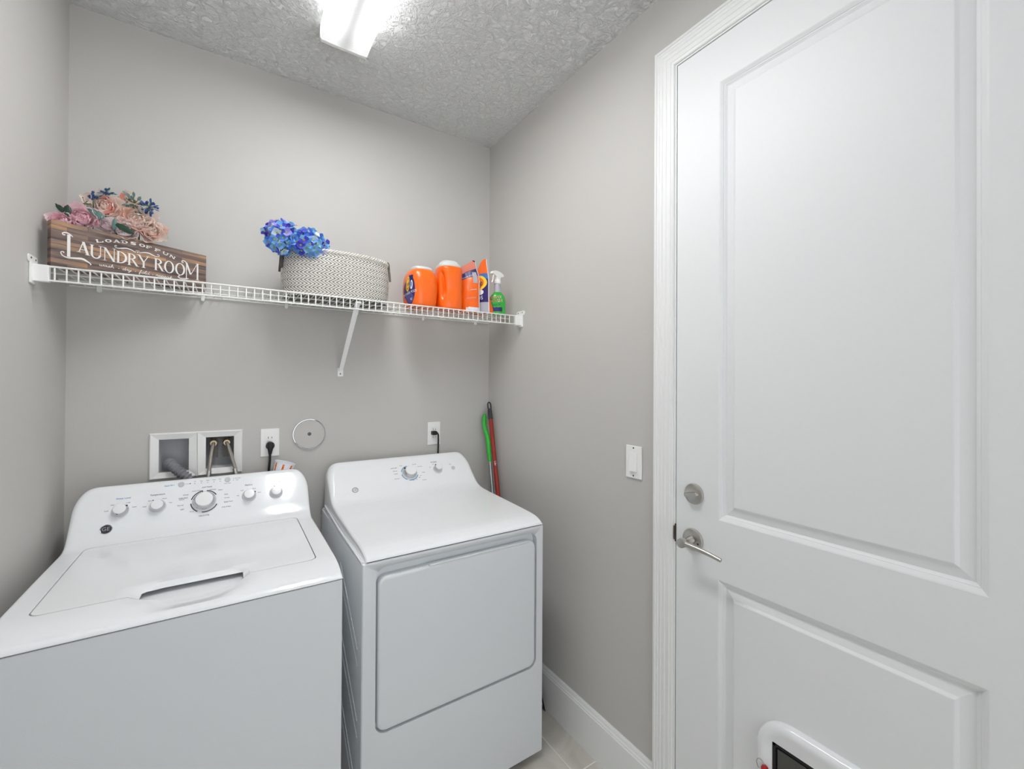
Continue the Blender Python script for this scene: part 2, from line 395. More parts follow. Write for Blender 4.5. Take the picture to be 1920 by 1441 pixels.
# ---- light switch
sw = thing('light_switch', (XR, -1.03, 1.17), 'white rocker light switch beside the door casing', 'light switch')
mb = MB(); mb.box((XR-.006, -1.0655, 1.1125), (XR, -.9940, 1.2275)); child(mb, 'wall_plate', M_plast, sw, bevel=.003)
mb = MB(); T = disc_T(-1.030, 1.171, XR-.006)
mb.add([(-.0165, -.033, 0), (.0165, -.033, 0), (.0165, .033, 0), (-.0165, .033, 0), (-.0165, -.033, .0075), (.0165, -.033, .0075), (.0165, .033, .0015), (-.0165, .033, .0015)],
       [(0,3,2,1),(4,5,6,7),(0,1,5,4),(1,2,6,5),(2,3,7,6),(3,0,4,7)], T=T)
child(mb, 'rocker', M_plast, sw, bevel=.0012)
for dz in (-.0485, .0485):
    mb = MB(); mb.lathe([(.0032, 0), (.0028, .001)], 12, disc_T(-1.030, 1.171+dz, XR-.006)); child(mb, 'screw', M_screwhole, sw)

# ---- wall outlets, plugs with cords
def outlet(x, z, label):
    o = thing('wall_outlet', (x, 0, z), label, 'outlet')
    mb = MB(); mb.box((x-.0345, -.006, z-.058), (x+.0345, 0, z+.058)); child(mb, 'wall_plate', M_plast, o, bevel=.0022)
    for dz in (.0195, -.0195):
        mb = MB(); mb.prism(rrect(-.0165, .0165, -.0145, .0145, .009), 0, .003, frame((x, -.006, z+dz), (1, 0, 0), (0, -1, 0)))
        mb.cur = 1
        for sx, hh in ((-.0065, .0045), (.0065, .0035)):
            mb.box((x+sx-.001, -.0094, z+dz+.001-hh), (x+sx+.001, -.0088, z+dz+.001+hh))
        child(mb, 'socket', [M_plast, M_dark], o)
    mb = MB(); mb.lathe([(.003, 0), (.0026, .0012)], 12, frame((x, -.006, z), (1, 0, 0), (0, -1, 0))); child(mb, 'screw', M_screwhole, o)
    return o
outlet(.1425, 1.1915, 'white wall outlet above the washer, between the hose box and the round cover')
outlet(.8750, 1.1860, 'white wall outlet on the back wall above the dryer')
pc = thing('power_cord', (.1425, -.01, 1.18), 'black washer power plug and cord hanging from the outlet beside the round cover', 'power cord')
mb = MB(); mb.tube([(.1425, -.0095, 1.178), (.1425, -.022, 1.180), (.1425, -.030, 1.176)], [.016, .0165, .014], 16)
mb.tube([(.1425, -.026, 1.190), (.1425, -.030, 1.178), (.1420, -.031, 1.160), (.1415, -.030, 1.146)], [.013, .0125, .0085, .006], 14)
child(mb, 'plug', M_black, pc, smooth=50)
mb = MB(); mb.tube([(.1415, -.030, 1.150), (.141, -.031, 1.12), (.138, -.026, 1.08), (.13, -.02, 1.0), (.12, -.02, .7), (.12, -.03, .3)], .0048, 10); child(mb, 'cord', M_black, pc, smooth=60)
pc = thing('power_cord', (.872, -.01, 1.19), 'black dryer power plug and cord curving down behind the dryer', 'power cord')
mb = MB(); mb.prism(rrect(-.012, .014, -.010, .010, .005), .003, .026, frame((.868, -.006, 1.189), (1, 0, 0), (0, -1, 0))); child(mb, 'plug', M_black, pc, bevel=.002)
mb = MB(); mb.tube([(.874, -.024, 1.190), (.884, -.026, 1.189), (.889, -.027, 1.180), (.890, -.027, 1.15), (.889, -.026, 1.09), (.885, -.02, 1.0), (.88, -.02, .6), (.88, -.02, .3)], .0042, 10); child(mb, 'cord', M_black, pc, smooth=60)

# ---- round cover plate
cp = thing('round_cover_plate', (.293, 0, 1.2175), 'round wall-coloured cover plate with shiny rim and centre screw above the machines', 'cover plate')
T = frame((.293, 0, 1.2175), (1, 0, 0), (0, -1, 0))
mb = MB(); mb.lathe([(.0660, 0), (.0660, .0065), (.0652, .0085), (.0630, .0088), (.0618, .006)], 56, T, capt=False); child(mb, 'chrome_rim', M_chrome, cp, smooth=40)
mb = MB(); mb.lathe([(.0626, .001), (.0622, .0052), (.0300, .0058), (.010, .0052)], 56, T); child(mb, 'plate', M_wall, cp, smooth=40)
mb = MB(); mb.lathe([(.0075, .0048), (.0070, .0066), (.0035, .0074)], 20, T); child(mb, 'screw', M_screwhole, cp, smooth=40)

# ---- recessed laundry outlet box
ob = thing('laundry_outlet_box', (-.1, 0, 1.165), 'white recessed double plastic outlet box in the wall behind the washer', 'outlet box')
mb = MB()
X0, X1, Xm, Z0, Z1 = -.2475, .0445, -.1035, 1.0795, 1.2515
for (a, b, ia, ib) in ((X0, Xm, -.2195, -.1295), (Xm, X1, -.0765, .0160)):
    rings = [[(a, 0, Z0), (b, 0, Z0), (b, 0, Z1), (a, 0, Z1)], [(a, -.006, Z0), (b, -.006, Z0), (b, -.006, Z1), (a, -.006, Z1)],
             [(a+.004, -.012, Z0+.004), (b-.004 if b == X1 else b-.001, -.012, Z0+.004), (b-.004 if b == X1 else b-.001, -.012, Z1-.004), (a+.004 if a == X0 else a+.001, -.012, Z1-.004)],
             [(ia, -.002, 1.104), (ib, -.002, 1.104), (ib, -.002, 1.2265), (ia, -.002, 1.2265)]]
    mb.grid([[rings[i][j] for i in range(4)] for j in range(4)], closed_u=True)
child(mb, 'face_flange', M_plast, ob)
for nm, ia, ib in (('drain_recess', -.2195, -.1295), ('valve_recess', -.0765, .0160)):
    mb = MB(); d = .088
    mb.add([(ia, -.002, 1.104), (ib, -.002, 1.104), (ib, -.002, 1.2265), (ia, -.002, 1.2265), (ia, d, 1.104), (ib, d, 1.104), (ib, d, 1.2265), (ia, d, 1.2265)],
           [(0, 1, 5, 4), (1, 2, 6, 5), (2, 3, 7, 6), (3, 0, 4, 7), (4, 5, 6, 7)])
    child(mb, nm, M_liner, ob, smooth='keep')
for x in (-.052, -.008):
    mb = MB(); mb.cur = 0
    mb.box((x-.014, .028, 1.142), (x+.014, .060, 1.214)); mb.cur = 1
    Tv = frame((x, .030, 1.200), (1, 0, 0), (0, -1, 0)); mb.lathe([(.0145, 0), (.0145, .016), (.011, .020)], 20, Tv)
    mb.cur = 0; mb.tube([(x, .045, 1.214), (x, .045, 1.2255)], .009, 12)
    child(mb, 'valve', [M_glove, M_brass], ob, smooth=40)
mb = MB(); mb.box((-.052, .040, 1.213), (-.008, .052, 1.221)); child(mb, 'valve_link_bar', M_glove, ob, bevel=.002)
for x, x2, lab in ((-.052, -.0655, 'left of the two braided steel supply hoses running from the wall box to the washer'),
                   (-.008, .023, 'right of the two braided steel supply hoses running from the wall box to the washer')):
    mb = MB(); sg = -1 if x < -.03 else 1
    mb.tube([(x, .012, 1.200), (x, .004, 1.199), (x+(x2-x)*.15, -.004, 1.190), (x+(x2-x)*.5, -.018, 1.150), (x2, -.032, 1.092), (x2+sg*.004, -.038, 1.02), (x2+sg*.004, -.045, .85), (x2, -.05, .60)], [.0065]*8, 12)
    mb.cur = 1; mb.tube([(x2-(x2-x)*.12, -.0305, 1.100), (x2+sg*.0005, -.034, 1.075)], .0078, 12)
    o = tag(mb.build('supply_hose', [M_steel, M_nickel], smooth=50), lab, 'hose', 'braided supply hoses')
# corrugated drain hose
path = [(-.196, .045, 1.110), (-.194, .030, 1.128), (-.188, .008, 1.136), (-.176, -.016, 1.128), (-.160, -.032, 1.112), (-.143, -.043, 1.095), (-.125, -.050, 1.078), (-.11, -.054, 1.055), (-.10, -.056, 1.0), (-.10, -.058, .7)]
def catmull(P, n=10):
    P = [Vector(p) for p in P]; out = []
    for i in range(len(P)-1):
        p0 = P[max(i-1, 0)]; p1 = P[i]; p2 = P[i+1]; p3 = P[min(i+2, len(P)-1)]
        for k in range(n):
            q = k/n; out.append(.5*((2*p1) + (p2-p0)*q + (2*p0-5*p1+4*p2-p3)*q*q + (3*p1-p0-3*p2+p3)*q**3))
    out.append(P[-1]); return out
cp_ = catmull(path, 24); dist = 0; rr = []
for i, p in enumerate(cp_):
    if i: dist += (p-cp_[i-1]).length
    rr.append(.0165 + .0028*math.sin(dist/.0120*2*PI))
mb = MB(); mb.tube(cp_, rr, 16)
tag(mb.build('drain_hose', M_hose, smooth=60), 'grey corrugated drain hose bending out of the left half of the wall box', 'hose')
# paper cup wedged behind the washer
cu = thing('paper_cup', (.172, -.046, 1.05), 'white paper cup with orange printed strips wedged behind the washer console', 'cup')
T = frame((.172, -.0475, 1.030), (1, 0, 0), (.30, -.02, 1))
mb = MB(); mb.lathe([(.0290, 0), (.0385, .083), (.0378, .084), (.0370, .082), (.0285, .003)], 40, T, capt=True); child(mb, 'cup_body', M_lwhite, cu, smooth=50)
mb = MB(); mb.tube([T @ Vector((.0388*math.cos(a), .0388*math.sin(a), .0835)) for a in [2*PI*k/40 for k in range(41)]], .0012, 6, cap=False); child(mb, 'rolled_rim', M_lwhite, cu, smooth=60)
mb = MB()
for a0 in (-158, -108, -60, -10):
    P = []
    for k in range(4):
        a = math.radians(a0+k*4); P.append([T @ Vector(((.0292+.0095*(z/.083))*math.cos(a), (.0292+.0095*(z/.083))*math.sin(a), z)) for z in (.006, .03, .055, .079)])
    mb.grid(P, mi=0)
    for z in (.02, .035, .05, .065):
        a = math.radians(a0+6); rr_ = .0296+.0095*(z/.083)
        P = [[T @ Vector((rr_*math.cos(a+da), rr_*math.sin(a+da), z+dz)) for dz in (0, .008)] for da in (-.06, .06)]
        mb.grid(P, mi=1)
child(mb, 'printed_strip', [M_lorange, M_latch], cu)

# ================================================================== CEILING LIGHT
cl = thing('ceiling_light', (.3485, -.98, H), 'long white fluorescent ceiling light with glowing ribbed lens', 'ceiling light')
fx0, fx1, fy0, fy1 = .2655, .4325, -1.59, -.372
mb = MB(); mb.box((fx0+.012, fy0+.01, H-.018), (fx1-.012, fy1-.01, H)); child(mb, 'housing', M_plast, cl)
xs = [(fx0, H-.001), (fx0-.0005, H-.030), (fx0+.0005, H-.046), (fx0+.004, H-.0515), (fx0+.028, H-.0530)]
xs = xs + [((fx0+fx1)/2, H-.0535)] + [(fx0+fx1-a, b) for a, b in xs[::-1]]
mb = MB(); mb.grid([[(x, y, z) for (x, z) in xs] for y in (fy0+.012, (fy0+fy1)/2, fy1-.012)])
def mat_lens():
    m = bpy.data.materials.new('glowing_prismatic_lens'); m.use_nodes = True; nt = m.node_tree; N = nt.nodes; b = N['Principled BSDF']
    b.inputs['Base Color'].default_value = (.85, .87, .88, 1); b.inputs['Roughness'].default_value = .35
    tc = N.new('ShaderNodeTexCoord'); sp = N.new('ShaderNodeSeparateXYZ'); nt.links.new(tc.outputs['Object'], sp.inputs[0])
    # the two tubes behind the lens : hot bands either side of a dimmer centre line, fading past the tube ends
    def mrange(src, a, b_, c, d):
        m_ = N.new('ShaderNodeMapRange'); m_.interpolation_type = 'SMOOTHSTEP'
        for i, v in enumerate((a, b_, c, d)): m_.inputs[i+1].default_value = v
        nt.links.new(src, m_.inputs[0]); return m_.outputs[0]
    def mth(op, p, q):
        m_ = N.new('ShaderNodeMath'); m_.operation = op
        for i, v in enumerate((p, q)):
            if isinstance(v, (int, float)): m_.inputs[i].default_value = v
            elif v is not None: nt.links.new(v, m_.inputs[i])
        return m_.outputs[0]
    ax = mth('ABSOLUTE', sp.outputs[0], None); ay = mth('ABSOLUTE', sp.outputs[1], None)
    dist = mth('ABSOLUTE', mth('SUBTRACT', ax, .046), None)
    band = mth('POWER', mrange(dist, .0, .026, 1.0, 0.0), 1.6)
    ends = mrange(ay, .44, .575, 1.0, 0.0)
    hot = mth('MULTIPLY', mth('MULTIPLY', band, mth('POWER', ends, 1.5)), TUBE_STRENGTH)
    glow = mth('MULTIPLY', mrange(ax, .0, .034, .30, .85), mrange(ay, .47, .585, 1.0, .50))
    sides = mth('MULTIPLY', mrange(ax, .0815, .083, 0.0, 5.0), mrange(ay, .40, .56, 1.0, .12))
    hot = mth('ADD', hot, sides)
    ms = N.new('ShaderNodeMath'); ms.operation = 'ADD'; nt.links.new(hot, ms.inputs[0]); nt.links.new(glow, ms.inputs[1])
    b.inputs['Emission Color'].default_value = (.985, .99, 1, 1); nt.links.new(ms.outputs[0], b.inputs['Emission Strength'])
    wv = N.new('ShaderNodeTexWave'); wv.inputs['Scale'].default_value = 60; wv.bands_direction = 'DIAGONAL'; nt.links.new(tc.outputs['Object'], wv.inputs['Vector'])
    bp = N.new('ShaderNodeBump'); bp.inputs['Strength'].default_value = .3; bp.inputs['Distance'].default_value = .001; nt.links.new(wv.outputs[0], bp.inputs['Height']); nt.links.new(bp.outputs[0], b.inputs['Normal'])
    return m
child(mb, 'lens', mat_lens(), cl, smooth=60)
for ya, yb in ((fy0, fy0+.012), (fy1-.012, fy1)):
    mb = MB(); poly = [(x+(-.0012 if x < .348 else .0012), z-(.0012 if z < H-.03 else 0)) for x, z in xs]; n = len(poly)
    mb.add([(x, ya, z) for x, z in poly]+[(x, yb, z) for x, z in poly], [tuple(range(n)), tuple(range(n, 2*n))]+[(i, (i+1) % n, (i+1) % n+n, i+n) for i in range(n)])
    child(mb, 'end_cap', M_plast, cl, smooth=30)

# ================================================================== WASHER AND DRYER TOPS
def top_shell(name, cx, hw, y0, y1, zb, prof, zt, rr_top, pocket=None, r_lo=.008, r_hi=.014, ztaper=.0):
    ey = [0, .0004, .0012, .0025, .004, .006, .0085, .0115, .015, .019, .024, .030, .037, .045, .054, .064, .076, .09, .106, .124]
    xe = [hw-.0003-e for e in ey]; xin = list(np.linspace(-xe[-1], xe[-1], 15))
    X = np.array(sorted(set([round(v, 5) for v in xe+[-v for v in xe]+xin])))
    ysmp = [y0+e for e in (0.0003, .001, .002, .0035, .005, .007, .0095, .0125, .016, .020, .025, .031, .038, .046, .055, .065, .078)]
    ysmp += list(np.arange(y0+.095, -.30, .022)) + list(np.arange(-.295, y1-.02, .0045)) + [y1-e for e in (.018, .015, .012, .009, .0065, .0045, .003, .0015, .0006, .0002)]
    Y = np.array(sorted(ysmp))
    fy = np.linspace(y0-.05, y1+.05, 3000); px_, pz_ = zip(*prof); fh = np.interp(fy, px_, pz_)
    k = 40; ker = np.exp(-np.linspace(-2, 2, 2*k+1)**2); ker /= ker.sum()
    sm = np.convolve(np.pad(fh, k, mode='edge'), ker, mode='valid')
    wgt = np.clip((fy-(y0+.03))/.03, 0, 1); fh = sm*wgt + np.interp(fy, px_, pz_)*(1-wgt)
    dh = np.gradient(fh, fy); h = np.interp(Y, fy, fh); hd = np.interp(Y, fy, dh); cs = 1/np.sqrt(1+hd**2)
    XX, YY = np.meshgrid(X, Y, indexing='ij'); hh = h[None, :]; cc = cs[None, :]
    lo = np.full(XX.shape, zb+.001); hi = np.full(XX.shape, zt+.02)
    for _ in range(40):
        z = (lo+hi)/2
        zz = (z-zt)*.78
        bx = np.abs(XX)-(hw-rr_top); bz = zz+rr_top
        b = np.minimum(np.maximum(bx, bz), 0)+np.hypot(np.maximum(bx, 0), np.maximum(bz, 0))-rr_top
        tt = np.clip((z-.95)/.06, 0, 1); r = r_lo+(r_hi-r_lo)*tt
        a = (z-hh)*cc; c = YY-y1; d = (y0-YY)
        A = np.maximum(a+r, 0); B = np.maximum(b+r, 0); Cc = np.maximum(c+r, 0); D = np.maximum(d+.003, 0)
        F = np.minimum(np.maximum(np.maximum(a, b), c)+r, 0)+np.sqrt(A*A+B*B+Cc*Cc+D*D)-r
        up = F < 0
        lo = np.where(up, z, lo); hi = np.where(up, hi, z)
    Z = (lo+hi)/2
    if pocket is not None: Z = np.maximum(Z-pocket(XX, YY), zb+.0015)
    mb = MB(); nx, ny = Z.shape
    top = [[(cx+X[i], Y[j], Z[i, j]) for j in range(ny)] for i in range(nx)]
    bot = [[(cx+X[i], Y[j], zb) for j in range(ny)] for i in range(nx)]
    vs = [p for r_ in top for p in r_]+[p for r_ in bot for p in r_]; o = nx*ny; fs = []
    for i in range(nx-1):
        for j in range(ny-1):
            a = i*ny+j; fs.append((a, a+ny, a+ny+1, a+1)); fs.append((a+o, a+1+o, a+ny+1+o, a+ny+o))
    for i in range(nx-1):
        a = i*ny; fs.append((a, a+o, a+ny+o, a+ny)); a = i*ny+ny-1; fs.append((a, a+ny, a+ny+o, a+o))
    for j in range(ny-1):
        a = j; fs.append((a, a+1, a+1+o, a+o)); a = (nx-1)*ny+j; fs.append((a, a+o, a+1+o, a+1))
    mb.add(vs, fs)
    return mb.build(name, M_white)
def smooth_ob(o, ang=35):
    me = o.data; me.polygons.foreach_set('use_smooth', [True]*len(me.polygons)); me.set_sharp_from_angle(angle=math.radians(ang))
def adopt(o, p):
    off = Vector(p.location)
    for v in o.data.vertices: v.co -= off
    o.parent = p
def cutprism(poly, z0, z1):
    mb = MB(); mb.prism(poly, z0, z1); return mb.build('cutter', M_white)

# ---------------- washer
WX, WH = -.0755, .3435
washer = thing('washing_machine', (WX, -.45, 0), 'white top-loading washing machine on the left with five round console knobs', 'washing machine')
wprof = [(-.90, .9015), (-.807, .9015), (-.8065, .904), (-.803, .908), (-.796, .9125), (-.780, .9185), (-.760, .9235), (-.735, .9275), (-.70, .930), (-.45, .9312), (-.27, .9305), (-.25, .932), (-.232, .938), (-.218, .9475), (-.205, .962), (-.127, 1.083), (-.12, 1.0905), (-.112, 1.0945), (-.10, 1.095), (0, 1.095)]
LY0, LY1 = -.702, -.249
def sst(x, a, b):
    q = np.clip((x-a)/(b-a), 0, 1); return q*q*(3-2*q)
def pocket(X, Y):
    ax = np.abs(X-.006); fx = 1-sst(ax+np.clip((-.70-Y)*.35, 0, 1), .088, .122)
    yy = np.clip((Y-(-.790))/.075, 0, 1)
    g = .0235*(1-(1-np.clip((Y+.790)/.070, 0, 1))**1.8)
    return np.where(Y < -.66, fx*g, 0)
top = top_shell('top_panel', WX, WH, -.807, -.092, .9012, wprof, 1.095, .062, pocket)
lid = bpy.data.objects.new('lid', top.data.copy()); C.objects.link(lid)
def lidpoly(e):   # rounded corners, slightly bowed front
    P = rrect(WX-.293+e, WX+.293-e, LY0+e, LY1-e, .020, 6); return P
c1 = cutprism(lidpoly(0), .9055, 1.0); c2 = cutprism(lidpoly(.0024), .9185, 1.0)
boolean(top, c1); boolean(lid, c2, 'INTERSECT')
bpy.data.objects.remove(c1); bpy.data.objects.remove(c2)
smooth_ob(top); smooth_ob(lid); adopt(top, washer); adopt(lid, washer)
mb = MB(); gx0, gx1, gp = WX-.2925, WX+.2925, LY0+.110
mb.prism([(gx0+.006, LY0+.006), (gx0+.02, LY0+.0005), (WX-.112, LY0+.0005), (WX-.112, gp), (WX+.124, gp), (WX+.124, LY0+.0005), (gx1-.02, LY0+.0005), (gx1-.006, LY0+.006), (gx1, LY0+.02), (gx1, LY1-.02), (gx1-.006, LY1-.006), (gx1-.02, LY1-.0005), (gx0+.02, LY1-.0005), (gx0+.006, LY1-.006), (gx0, LY1-.02), (gx0, LY0+.02)], .9058, .9120)
child(mb, 'lid_gap_shade', M_dark, washer)  # black sheet standing in for the shade in the lid gap
mb = MB(); mb.box((WX-WH+.001, -.8055, .012), (WX+WH-.001, -.095, .8985)); child(mb, 'cabinet', M_cab, washer, bevel=.003)
mb = MB(); mb.box((WX-WH+.004, -.802, .890), (WX+WH-.004, -.1, .9025)); child(mb, 'seam_gap_shade', M_dark, washer)  # black slab that paints the shade in the seam below the top
for sx in (-1, 1):
    for y in (-.76, -.15):
        mb = MB(); mb.lathe([(.022, 0), (.02, .013)], 16, Matrix.Translation((WX+sx*.30, y, 0))); child(mb, 'foot', M_black, washer)
wP0 = Vector((0, -.205, .962)); wd = (Vector((0, -.127, 1.083))-wP0).normalized(); wn = Vector((0, -wd.z, wd.y))
def wT(x, s): return frame(Vector((x, 0, 0))+wP0+wd*s, (1, 0, 0), wn)
def knob(T, p, R, ang, big=False):
    k = None
    mb = MB(); mb.lathe([(R*1.04, -.002), (R*1.04, .004), (R*1.0, .0065)], 40, T)
    base = child(mb, 'knob', M_knob, p, smooth=40)
    mb = MB(); mb.lathe([(R*.99, .005), (R*.96, .009), (R*.80, .021), (R*.74, .024)], 40, T, capb=False, capt=False); child(mb, 'chrome_band', M_chrome, base, smooth=50)
    mb = MB(); mb.lathe([(R*.75, .0225), (R*.75, .0255), (R*.70, .0275), (R*.3, .0282)], 40, T); child(mb, 'knob_cap', M_knob, base, smooth=40)
    mb = MB(); mb.box((-.0009, R*.72, .0215), (.0009, R*.98, .0105+.002), None, T @ Matrix.Rotation(ang, 4, 'Z')); child(mb, 'pointer', M_inkd, base)
    if big:
        mb = MB()
        for a0, a1 in ((-150, -95), (-75, -8), (8, 60), (112, 190)):
            P = []
            for q in range(13):
                a = math.radians(90-(a0+(a1-a0)*q/12)); P.append([T @ Vector((rr_*math.cos(a), rr_*math.sin(a), .0012)) for rr_ in (R*1.10, R*1.19)])
            mb.grid(P)
        child(mb, 'dial_ring', M_inkd if p is washer else M_inkb, p)
    return base
for x, ang in ((-.2985, -1.0), (-.203, .6), (.0640, -1.2), (.153, .3)):
    knob(wT(x, .0648), washer, .0225, ang)
knob(wT(-.0725, .0645), washer, .0345, .2, True)
def pbutton(T, p, R, m=M_but):
    mb = MB(); mb.lathe([(R, -.001), (R, .0015), (R*.85, .0022), (R*.4, .0014)], 28, T); child(mb, 'button', m, p, smooth=40)
pbutton(wT(-.142, .1365), washer, .0095); pbutton(wT(-.004, .1375), washer, .0095)
# printed lettering on the console
ink = {0: MB(), 1: MB(), 2: MB(), 3: MB()}
def print_on(T, s, size, k=0, dx=0, dy=0, align='CENTER'):
    vs, fs = textmesh(s, size, .00015, align); ink[k].add(vs, fs, None, T @ Matrix.Translation((dx, dy, .0006)))
for s, x, k in (('Water Level', -.295, 2), ('Temperature', -.206, 1), ('Options', .063, 1), ('Start/Hold', .154, 1)):
    print_on(wT(x, .1080), s, .0075, k)
T = wT(-.0725, .0645)
for s, a, r_ in (('Whites', 142, .061), ('Colors', 162, .060), ('Normal', 186, .060), ('Light', 204, .060), ('Rinse', 232, .050), ('Bulky', 20, .060), ('Towels', 4, .058), ('Speed Wash', -13, .064), ('Drain & Spin', -33, .068), ('Heavy', 48, .060), ('Delicates', 68, .054), ('Active Wear', 112, .055)):
    print_on(T, s, .0054, 0, r_*math.cos(math.radians(a))*1.15, r_*math.sin(math.radians(a))*.82)
print_on(T, 'CASUALS', .0062, 1, -.062, .020); print_on(T, 'COTTONS', .0062, 1, .006, .052); print_on(T, 'DELICATES', .0062, 1, 0, -.052)
for x, ws in ((-.2985, ('Small', 'Med', 'Large', 'Super')), (-.203, ('Cold', 'Cool', 'Warm', 'Hot')), (.064, ('Off', 'Soak', 'Rinse', 'Both')), (.153, ('1', '2', '3', '4'))):
    T = wT(x, .0648)
    for s, a in zip(ws, (170, 128, 62, 18)): print_on(T, s, .005, 0, .036*math.cos(math.radians(a)), .030*math.sin(math.radians(a)))
print_on(wT(-.175, .1365), 'Aqua Fill +', .0068, 2)
for i, s in enumerate(('Fill', 'Soak', 'Wash', 'Rinse', 'Spin')):
    print_on(wT(-.103+.019*i, .1425), s, .0042, 0)
    ink[1].lathe([(.0011, 0), (.0011, .0004)], 10, wT(-.103+.019*i, .1350))
ink[1].box((-.1305, 0, .0002), (-.1165, .0006, .0004), None, wT(0, .1365)); ink[1].lathe([(.0016, 0), (.0016, .0004)], 10, wT(-.1165, .1367))
print_on(wT(.028, .1400), 'Lid Locked', .0040, 0); print_on(wT(.026, .1330), 'Start', .0040, 0); print_on(wT(-.004, .1235), 'Hold to Start', .0040, 0)
for s_ in (.1400, .1330): ink[1].lathe([(.0010, 0), (.0010, .0004)], 10, wT(.0145, s_))
print_on(wT(.173, -.002), '\u25CB', .006, 0)
for k, m in ((0, M_ink), (1, M_inkd), (2, M_inkb)):
    child(ink[k], 'printed_lettering', m, washer)
# round maker's badge
T = wT(-.3285, .0098)
mb = MB(); mb.lathe([(.0155, -.001), (.0155, .0018), (.0145, .0028), (.0135, .0022)], 36, T); bd = child(mb, 'badge', M_chrome, washer, smooth=40)
mb = MB(); mb.lathe([(.0132, .002), (.0132, .0026)], 36, T); child(mb, 'badge_disc', M_inkd, bd)
mb = MB(); vs, fs = textmesh('GE', .0165, .0003); mb.add(vs, fs, None, T @ Matrix.Translation((0, 0, .0029)))
child(mb, 'badge_letters', M_chrome, bd)

# ---------------- dryer
DX, DH = .6825, .3355
dryer = thing('clothes_dryer', (DX, -.4, 0), 'white front-loading clothes dryer standing right of the washer with two console knobs', 'dryer')
dprof = [(-.80, .9015), (-.737, .9015), (-.7365, .904), (-.733, .909), (-.726, .9145), (-.712, .921), (-.692, .9265), (-.665, .9295), (-.60, .9325), (-.45, .938), (-.33, .9425), (-.275, .9455), (-.245, .9495), (-.222, .957), (-.205, .967), (-.195, .976), (-.085, 1.089), (-.077, 1.0955), (-.07, 1.0985), (-.06, 1.0995), (0, 1.0995)]
top = top_shell('top_panel', DX, DH, -.737, -.048, .9012, dprof, 1.0995, .060, None, r_lo=.010, r_hi=.022)
smooth_ob(top); adopt(top, dryer)
mb = MB(); mb.box((.337, -.7365, .030), (1.0205, -.05, .8985))
cab = mb.build('cabinet', M_cab, bevel=.006, seg=3); bake(cab)
c1m = MB()
R_ = rrect(.379, .9885, .364, .8775, .034, 8)
c1m.prism(R_, 0, .030, frame((0, -.737+.026, 0), (1, 0, 0), (0, -1, 0)))
c1 = c1m.build('cutter', M_white)
boolean(cab, c1); bpy.data.objects.remove(c1)
smooth_ob(cab, 30); adopt(cab, dryer)
mb = MB()   # raised stiffening ribs pressed into the side panel facing the washer
for (ya, za, yb, zb_) in ((-.69, .62, -.44, .80), (-.69, .57, -.40, .78), (-.69, .40, -.44, .58), (-.69, .35, -.40, .55), (-.69, .18, -.40, .38), (-.69, .13, -.44, .30)):
    mb.tube([(.3375, ya, za), (.3375, yb, zb_)], .0032, 8)
child(mb, 'pressed_ribs', M_cab, dryer, smooth=60)
mb = MB(); mb.tube([(.3400, -.728, .8985), (.3400, -.66, .9000), (.3410, -.40, .9045), (.3435, -.20, .9120), (.3450, -.09, .9170)], .0040, 10)
mb.box((.3405, -.730, .885), (.3525, -.06, .9015))
child(mb, 'side_rim', M_white, dryer, smooth=60)
mb = MB(); mb.box((.352, -.733, .890), (1.014, -.055, .9025)); child(mb, 'seam_gap_shade', M_dark, dryer)  # dark filler in place of the shade inside the top seam
mb = MB(); mb.box((.360, -.700, .002), (1.0, -.08, .031)); child(mb, 'underside_gap_shade', M_dark, dryer)  # dark block painted as the shade in the gap under the cabinet
mb = MB()
Pd = rrect(.3855, .9835, .3695, .8470, .028, 8); n = len(Pd)
ccx, ccz = .6845, .608
rings = []
for e, d in ((0, 0), (0, .018), (.0015, .0225), (.004, .0250), (.0075, .0262), (.012, .0265)):
    rings.append([(ccx+(p[0]-ccx)*(1-e/.299), -.737+.0258-d, ccz+(p[1]-ccz)*(1-e/.239)) for p in Pd])
mb.grid([[rings[i][j] for i in range(len(rings))] for j in range(n)], closed_u=True); mb.add(rings[-1], [tuple(range(n))])
dd = child(mb, 'door', M_cab, dryer, smooth=40)
mb = MB(); mb.box((.552, -.7385, .8440), (.948, -.7180, .8500)); child(mb, 'pull_lip', M_cab, dd, bevel=.002)
dP0 = Vector((0, -.195, .976)); ddv = (Vector((0, -.085, 1.089))-dP0).normalized(); dn = Vector((0, -ddv.z, ddv.y))
def dT(x, s): return frame(Vector((x, 0, 0))+dP0+ddv*s, (1, 0, 0), dn)
kb = knob(dT(.6970, .0715), dryer, .0335, .9, True); knob(dT(.8360, .0745), dryer, .0215, .6)
pbutton(dT(.9180, .0735), dryer, .0095)
ink = {0: MB(), 1: MB(), 2: MB(), 3: MB()}
T = dT(.6970, .0715)
for s, a, r_ in (('Delicates', 160, .062), ('Cottons', 176, .058), ('Easy Care', 204, .064), ('Less Dry', 60, .060), ('More Dry', 34, .062), ('Timed', -5, .060), ('70', -28, .050), ('40', -62, .048), ('30', -80, .046), ('20', -100, .046), ('Off', -44, .050), ('Air Fluff', -44, .075)):
    print_on(T, s, .0054, 0, r_*math.cos(math.radians(a))*1.1, r_*math.sin(math.radians(a))*.86)
print_on(T, 'AUTO DRY', .0062, 1, -.066, .034); print_on(T, 'Damp', .0060, 3, -.032, .044)
print_on(dT(.828, .0745), 'End Signal', .0075, 1, 0, .043)
for s, dx, dy in (('Off', -.034, .016), ('Med', .024, .026), ('Low', -.014, .031)): print_on(dT(.836, .0745), s, .005, 0, dx, dy)
print_on(dT(.908, .0735), 'Start', .0052, 0, 0, .022)
for k, m in ((0, M_ink), (1, M_inkd), (3, M_inkr)): child(ink[k], 'printed_lettering', m, dryer)
